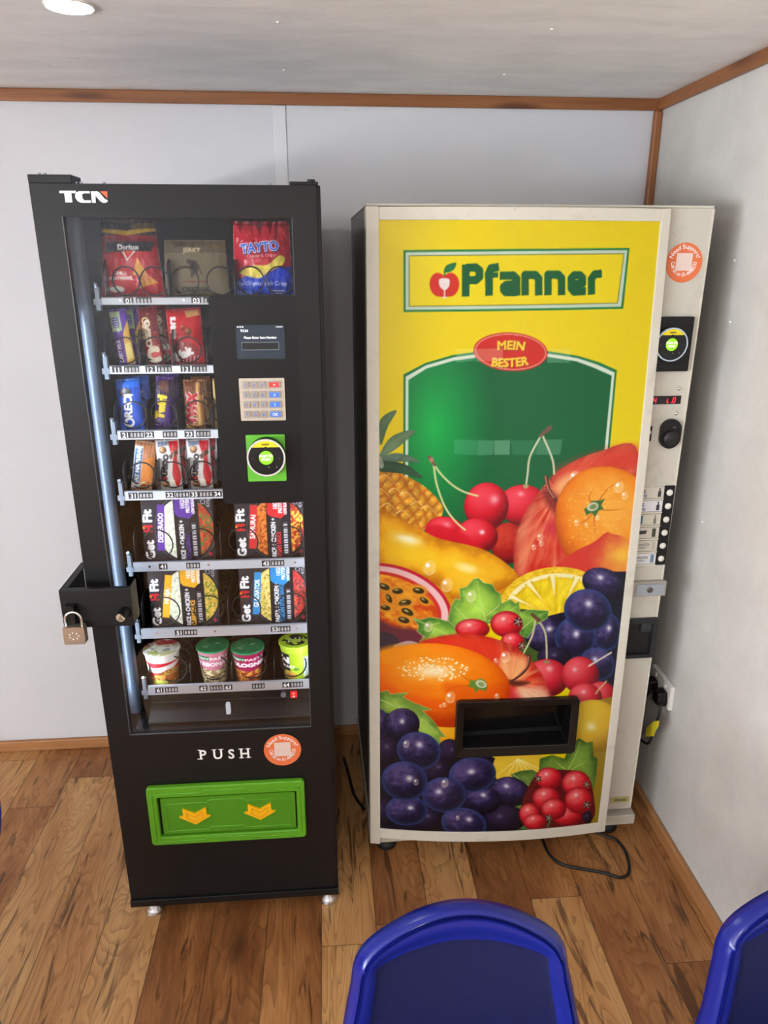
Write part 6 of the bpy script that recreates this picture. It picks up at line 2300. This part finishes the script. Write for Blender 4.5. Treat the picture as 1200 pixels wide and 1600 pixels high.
# selection labels and buttons
strip = MB()
xs0 = [(1039.5, 758.5), (1055, 758), (1037.5, 881.5), (1022, 882)]
x0, x1, z0, z1 = colbox(xs0, 0)
sx0_, sx1_ = x0, x1
MB().prism(rr(x0, z0, x1, z1, .002), YC - .004, YC, 0).build('button_strip', BLACK_PL, DM)
SLOT = (z1 - z0) / 6
for k, (px, py) in enumerate(((1046, 768), (1043, 789), (1040.2, 810.3), (1037.5, 831), (1035, 851.5), (1032.3, 871.5))):
    zc = z1 - SLOT * (k + .5)
    xb_ = (sx0_ + sx1_) / 2
    MB().lathe([(.0085, 0), (.0085, .002), (.007, .0036), (.001, .004)], (xb_, YC - .004, zc), 24, 0, 'y').build('selection_button', mat('cream_button', (222, 218, 206), 0.35), DM)
    lx0, lx1 = .7125, sx0_ - .001
    W_ = lx1 - lx0
    L_ = MB()
    L_.prism(rr(lx0, zc - SLOT * .38, lx1, zc + SLOT * .42, .001), YC - .003, YC, 0)
    L_.prism(rr(lx0, zc - SLOT * .50, lx1, zc - SLOT * .40, .0004), YC - .006, YC, 1)
    yk = YC - .0034
    F = lambda f_: lx0 + W_ * f_
    zl, zh = zc - SLOT * .30, zc + SLOT * .34
    if k < 2:
        mid_, rr_ = F(.26), SLOT * .15
        zz = zc + SLOT * .14
        L_.flat([(mid_ + rr_ * math.cos(t), zz + rr_ * math.sin(t)) for t in np.linspace(.25, math.pi - .1, 12)], yk, 2)
        L_.flat([(mid_ + rr_ * math.cos(t), zz + rr_ * math.sin(t)) for t in np.linspace(math.pi + .25, 2 * math.pi - .1, 12)], yk, 3)
        L_.text('PEPSI', (F(.25), yk, zc - SLOT * .30), SLOT * .20, 3, bold=.03, sx=1.0)
        L_.flat(rr(F(.78), zl, F(.90), zc + SLOT * .12, .001), yk, 4)
        L_.flat(rr(F(.815), zc + SLOT * .08, F(.865), zh, .0006), yk, 4)
    elif k == 2:
        L_.flat(rr(F(.02), zl, F(.34), zh, .0006), yk, 5)
        L_.flat(circ(F(.18), zc, SLOT * .16, 16), yk - .0002, 6)
        L_.flat(rr(F(.74), zl, F(.84), zc + SLOT * .10, .001), yk, 7)
        L_.flat(rr(F(.77), zc + SLOT * .06, F(.81), zh, .0006), yk, 7)
    elif k == 3:
        L_.flat(rr(F(.03), zl, F(.14), zh, .0006), yk, 4)
        L_.text('ENERGY', (F(.36), yk, zc - SLOT * .08), SLOT * .26, 4, bold=.06, sx=.9) if False else L_.flat([(F(.14), zc - SLOT * .1), (F(.52), zc - SLOT * .06), (F(.56), zc + SLOT * .2), (F(.14), zc + SLOT * .2)], yk, 4)
        L_.flat(rr(F(.74), zl, F(.88), zh, .001), yk, 8)
    else:
        for j in range(3):
            L_.flat([(F(.04 + .05 * j), zl), (F(.065 + .05 * j), zl - SLOT * .02), (F(.06 + .05 * j), zh), (F(.035 + .05 * j), zh)], yk, 7 if k == 4 else 4)
        L_.text('MONSTER', (F(.46), yk, zc + SLOT * .02), SLOT * .19, 7 if k == 4 else 4, bold=.03, sx=.86)
        L_.text('ENERGY', (F(.48), yk, zc - SLOT * .18), SLOT * .12, 7, bold=.02)
        L_.flat(rr(F(.80), zl, F(.93), zh, .001), yk, 9 if k == 4 else 10)
    L_.build('selection_label', [mat('label_ivory' if k != 1 and k != 5 else 'label_white', (206, 200, 184) if k not in (1, 5) else (222, 222, 224), 0.3), CREAM,
                                 mat('logo_red', (190, 50, 56), 0.4), mat('logo_blue', (52, 92, 160), 0.4), mat('ink_dark_grey', (58, 58, 60), 0.4), mat('label_slate_blue', (74, 104, 130), 0.4), mat('label_pale_blue', (130, 156, 172), 0.4),
                                 mat('ink_mid_grey', (120, 118, 112), 0.4), mat('can_dark_green', (66, 72, 56), 0.4), mat('can_pale', (186, 182, 170), 0.4), mat('can_blue_grey', (110, 140, 168), 0.4)], DM)
# lock plate
x0, x1, z0, z1 = colbox([(985, 907), (1039, 905), (1036, 928), (984, 930)], 0)
x0 = max(x0, .7125)
lp = MB().prism(rr(x0, z0, x1, z1, .002), YC - .012, YC, 0).build('lock_plate', mat('dull_aluminium', (176, 170, 160), 0.4, 0.6), DM, bevel=0.003)
lf = MB().prism(rr(x0 + .012, z0 + .005, x1 - .006, z1 - .008, .001), YC - .014, YC - .012, 0).build('lock_face', ALU, lp, bevel=0.0008)
x, z = (x0 + x1) / 2 + .002, (z0 + z1) / 2 - .002
ky = MB().lathe([(.0082, 0), (.0082, .002), (.006, .003), (.001, .003)], (x, YC - .014, z), 22, 0, 'y').build('keyhole', mat('dark_chrome', (110, 104, 98), 0.25, 0.9), lf)
# coin return box
x0, x1, z0, z1 = colbox([(973, 965), (1027, 965), (1020, 1026), (967, 1027)], 0)
x0 = max(x0, .7125)
cr = MB()
cr.ring(rr(x0, z0, x1, z1, .003), rr(x0 + .006, z0 + .012, x1 - .014, z1 - .016, .001), YC - .008, YC, 0)
crn = cr.build('coin_return', mat('charcoal_plastic', (26, 29, 33), 0.4), DM)
MB().box(x0 + .006, x1 - .014, YC - .0012, YC - .0002, z0 + .012, z1 - .016).build('cup_back', mat('black_port_inside', (8, 8, 8), 0.6), crn)
MB().prism(rr(x1 - .048, z1 - .042, x1 - .018, z1 - .014, .001), YC - .007, YC - .002, 0).build('cup_flap', mat('charcoal_flap', (44, 46, 50), 0.35), crn)
# small maker's badge
x0, x1, z0, z1 = colbox([(953, 1245), (983, 1244), (983, 1253), (953, 1254)], 0)
bd = MB().prism(rr(x0, z0, x1, z1, .003), YC - .0015, YC, 0)
bd.text('Vendo', ((x0 + x1) / 2, YC - .0018, z0 + (z1 - z0) * .28), (z1 - z0) * .52, 1, bold=.03, shear=.2)
bd.build('badge', [mat('brass_badge', (190, 184, 130), 0.35, 0.3), mat('badge_green', (60, 66, 40), 0.4)], DM)

# ================================================================== SOCKET, PLUGS, CABLES
so = empty('wall_socket', (RIGHT_X, 1.89, 0.47), 'white double wall socket low on right wall behind cream machine', 'socket')
MB().box(RIGHT_X - 0.010, RIGHT_X, 1.838, 1.978, 0.430, 0.512).build('box', WHITE_PL, so, bevel=0.003)
MB().box(RIGHT_X - 0.014, RIGHT_X - 0.010, 1.840, 1.976, 0.432, 0.510).build('face_plate', mat('socket_white', (222, 220, 214), 0.35), so, bevel=0.0015)
for y in (1.876, 1.940):
    MB().box(RIGHT_X - 0.018, RIGHT_X - 0.014, y - .005, y + .005, 0.490, 0.503).build('switch', WHITE_PL, so, bevel=0.001)


def plug(name, y, label, cable, tagged):
    t = empty(name, (RIGHT_X - 0.03, y, 0.462), label, 'plug')
    b_ = MB()
    P_ = [(-.021, -.026), (.021, -.026), (.025, -.008), (.019, .022), (-.019, .022), (-.025, -.008)]
    b_.add([(RIGHT_X - 0.0145, y + a, 0.462 + c_) for a, c_ in P_] + [(RIGHT_X - 0.044, y + a * .82, 0.462 + c_ * .85) for a, c_ in P_],
           [tuple(range(5, -1, -1)), tuple(range(6, 12))] + [(i, (i + 1) % 6, 6 + (i + 1) % 6, 6 + i) for i in range(6)])
    b_.build('plug_body', BLACK_PL, t, bevel=0.004)
    MB().tube(spline(cable, 8, False), .0042, 8).build('cable', mat('black_cable', (18, 18, 19), 0.45), t)
    return t


xw = RIGHT_X - 0.034
p1 = plug('power_plug', 1.872, 'black plug nearer the camera in the white wall socket with yellow cable tag',
          [(xw, 1.872, .440), at(1032, 1102, x=xw - .004), at(1029, 1120, x=xw - .010), at(1021, 1140, x=xw - .014), at(1011, 1162, x=xw - .016), (xw - .02, 2.00, .25), (xw - .02, 2.2, .10), (xw - .03, 2.3, .03)], True)
plug('power_plug', 1.938, 'black plug farther back in the white wall socket', [(xw, 1.938, .440), (xw, 1.95, .40), (xw, 2.0, .30), (xw, 2.1, .12), (xw - .03, 2.25, .02)], False)
tgm = mat('yellow_tag', (216, 198, 40), 0.5)
tg = MB()
yt = [at(*p_, x=xw - .018) for p_ in ((1024, 1127), (1032, 1126), (1031, 1135), (1026, 1143), (1024, 1150), (1011, 1151), (1013, 1137))]
tg.add([(x - .006, y, z) for x, y, z in yt] + [(x - .004, y, z) for x, y, z in yt], [tuple(range(7)), tuple(range(13, 6, -1))] + [(i, (i + 1) % 7, 7 + (i + 1) % 7, 7 + i) for i in range(7)])
tg.build('cable_tag', tgm, p1)

fl_pts = [(846, 1300), (850, 1318), (860, 1337), (880, 1351), (912, 1358), (945, 1364), (968, 1371), (981, 1366), (983, 1350), (976, 1328), (962, 1312), (940, 1304), (925, 1296)]
pts = [at(px, py, z=.005) for px, py in fl_pts]
cb = MB().tube(spline(pts, 8, False), .0045, 8).build('power_cable', mat('black_cable', (18, 18, 19), 0.45))
tag(cb, 'black power cable looped on the floor in front of cream machine', 'cable')
pts = [(0.03, 2.25, .006), (0.045, 2.15, .006), (0.06, 2.05, .006), (0.09, 1.98, .006)]
tag(MB().tube(spline(pts, 8, False), .005, 8).build('power_cable', mat('black_cable', (18, 18, 19), 0.45)), 'black cable on the dark floor between the two machines', 'cable')

# ================================================================== BLUE CHAIRS
def chair_proto(name, loc, rz, label):
    t = empty(name, loc, label, 'chair', 'blue plastic chairs', rz)
    NA, NT = 45, 64

    def back_curve(s_):
        """profile from the top of the back (s=0) down to the front of the seat (s=1): y, z"""
        P_ = [(.208, .752), (.193, .68), (.170, .585), (.155, .51), (.125, .462), (.06, .442), (-.08, .452), (-.19, .462), (-.222, .445)]
        return P_
    prof = np.array(spline(back_curve(0), 8, False))
    d_ = np.r_[0, np.cumsum(np.hypot(*np.diff(prof, axis=0).T))]
    S = np.linspace(0, d_[-1], NT)
    py_, pz_ = np.interp(S, d_, prof[:, 0]), np.interp(S, d_, prof[:, 1])
    P = np.zeros((NT, NA, 3))
    A = np.linspace(-1, 1, NA)
    for i in range(NT):
        s_ = S[i]
        half = float(np.interp(s_, [0, .08, .19, .27, .34, .42], [.155, .160, .177, .197, .208, .208]))
        for j, a_ in enumerate(A):
            x = a_ * half
            # rounded top: points of the first rows slide down towards the shoulders
            drop = .060 * abs(a_) ** 2.0 * math.exp(-s_ / .10) + .010 * max(0, (abs(a_) - .80) / .20) ** 2 * math.exp(-s_ / .05)
            k_ = max(0.0, 1 - s_ / .30)
            xx = x - math.copysign(.004, a_) * max(0, (abs(a_) - .9) / .1) ** 2 * math.exp(-s_ / .03)
            curve = .016 * (1 - a_ * a_) * (1 if s_ < .35 else max(.25, 1 - (s_ - .35) / .1))
            ds_ = s_ + drop
            y, z = np.interp(ds_, d_, prof[:, 0]), np.interp(ds_, d_, prof[:, 1])
            # normal of the profile pushes the scoop backwards / downwards
            y2, z2 = np.interp(ds_ + .005, d_, prof[:, 0]), np.interp(ds_ + .005, d_, prof[:, 1])
            ty, tz = y2 - y, z2 - z
            L_ = math.hypot(ty, tz) or 1
            ny_, nz_ = -tz / L_, ty / L_
            rimd = min(s_ / .036, (1 - abs(a_)) * half / .026, 1.0)
            step = .009 * (lambda q_: q_ * q_ * (3 - 2 * q_))(max(0, min(1, (rimd - .55) / .45)))
            off_ = curve + step
            P[i, j] = (xx, y + ny_ * off_, z + nz_ * off_)
    V = P.reshape(-1, 3)
    idx = np.arange(NT * NA).reshape(NT, NA)
    ring = list(idx[0, :]) + list(idx[1:, -1]) + list(idx[-1, -2::-1]) + list(idx[-2:0:-1, 0])
    shell = MB()
    verts = [tuple(p_) for p_ in V]
    faces = [(idx[i, j], idx[i + 1, j], idx[i + 1, j + 1], idx[i, j + 1]) for i in range(NT - 1) for j in range(NA - 1)]
    cen = {}
    base = len(verts)
    flange1, flange2 = [], []
    for r_ in ring:
        i, j = divmod(r_, NA)
        a_ = A[j]
        edge_x = (1 if a_ > 0 else -1) * (.006 if abs(a_) > .98 else .006 * abs(a_) ** 3)
        up = .005 if i == 0 else 0
        y_back = .010 if i < NT * .55 else 0.0
        dn = 0.0 if i < NT * .55 else -.010
        p_ = V[r_]
        flange1.append((p_[0] + edge_x, p_[1] + y_back, p_[2] + up + dn))
        flange2.append((p_[0] + edge_x * 1.9, p_[1] + y_back * 3.2, p_[2] + up * .5 + dn * 2.6))
    verts += flange1 + flange2
    N = len(ring)
    for i in range(N):
        j = (i + 1) % N
        faces.append((ring[j], ring[i], base + i, base + j))
        faces.append((base + j, base + i, base + N + i, base + N + j))
    shell.add(verts, faces, 0, True)
    o = shell.build('seat_shell', [BLUE, BLUE_TX], t)
    for pi, (i, j) in enumerate([(i, j) for i in range(NT - 1) for j in range(NA - 1)]):
        s_ = S[i]
        half = .175
        rimd = min(s_ / .036, (1 - abs((A[j] + A[j + 1]) / 2)) * half / .026)
        if rimd > 1.02:
            o.data.polygons[pi].material_index = 1
    o.modifiers.new('smooth', 'SUBSURF').render_levels = 1
    so_ = o.modifiers.new('wall', 'SOLIDIFY')
    so_.thickness = .004
    so_.offset = -1
    leg_m = mat('grey_chair_tube', (120, 124, 130), 0.35, 0.7)
    for sx in (-1, 1):
        MB().tube([(sx * .15, -.15, .435), (sx * .16, -.165, .25), (sx * .17, -.18, .0)], .0115, 12).build('leg', leg_m, t)
        MB().tube([(sx * .15, .10, .425), (sx * .16, .125, .25), (sx * .17, .15, .0)], .0115, 12).build('leg', leg_m, t)
    MB().tube([(-.15, -.15, .432), (-.15, .10, .422), (.15, .10, .422), (.15, -.15, .432)], .011, 12, closed=True).build('seat_frame', leg_m, t)
    return t


ch0 = chair_proto('chair', (0.190, 0.645, 0), 0.0001, 'blue plastic chair in front of cream drinks machine, mostly below the photo edge')


def chair_copy(loc, rz, label):
    r_ = ch0.copy()
    COL.objects.link(r_)
    r_.location = loc
    r_.rotation_euler = (0, 0, rz)
    r_['label'] = label
    for k_ in list(ch0.children):
        q_ = k_.copy()
        COL.objects.link(q_)
        q_.parent = r_
    return r_


chair_copy((0.778, 0.640, 0), 0.0, 'blue plastic chair beside the right wall, cut off by the photo edge')
chair_copy((-0.8505, 1.05, 0), math.radians(290), 'blue plastic chair at left edge, only a sliver of its back showing')
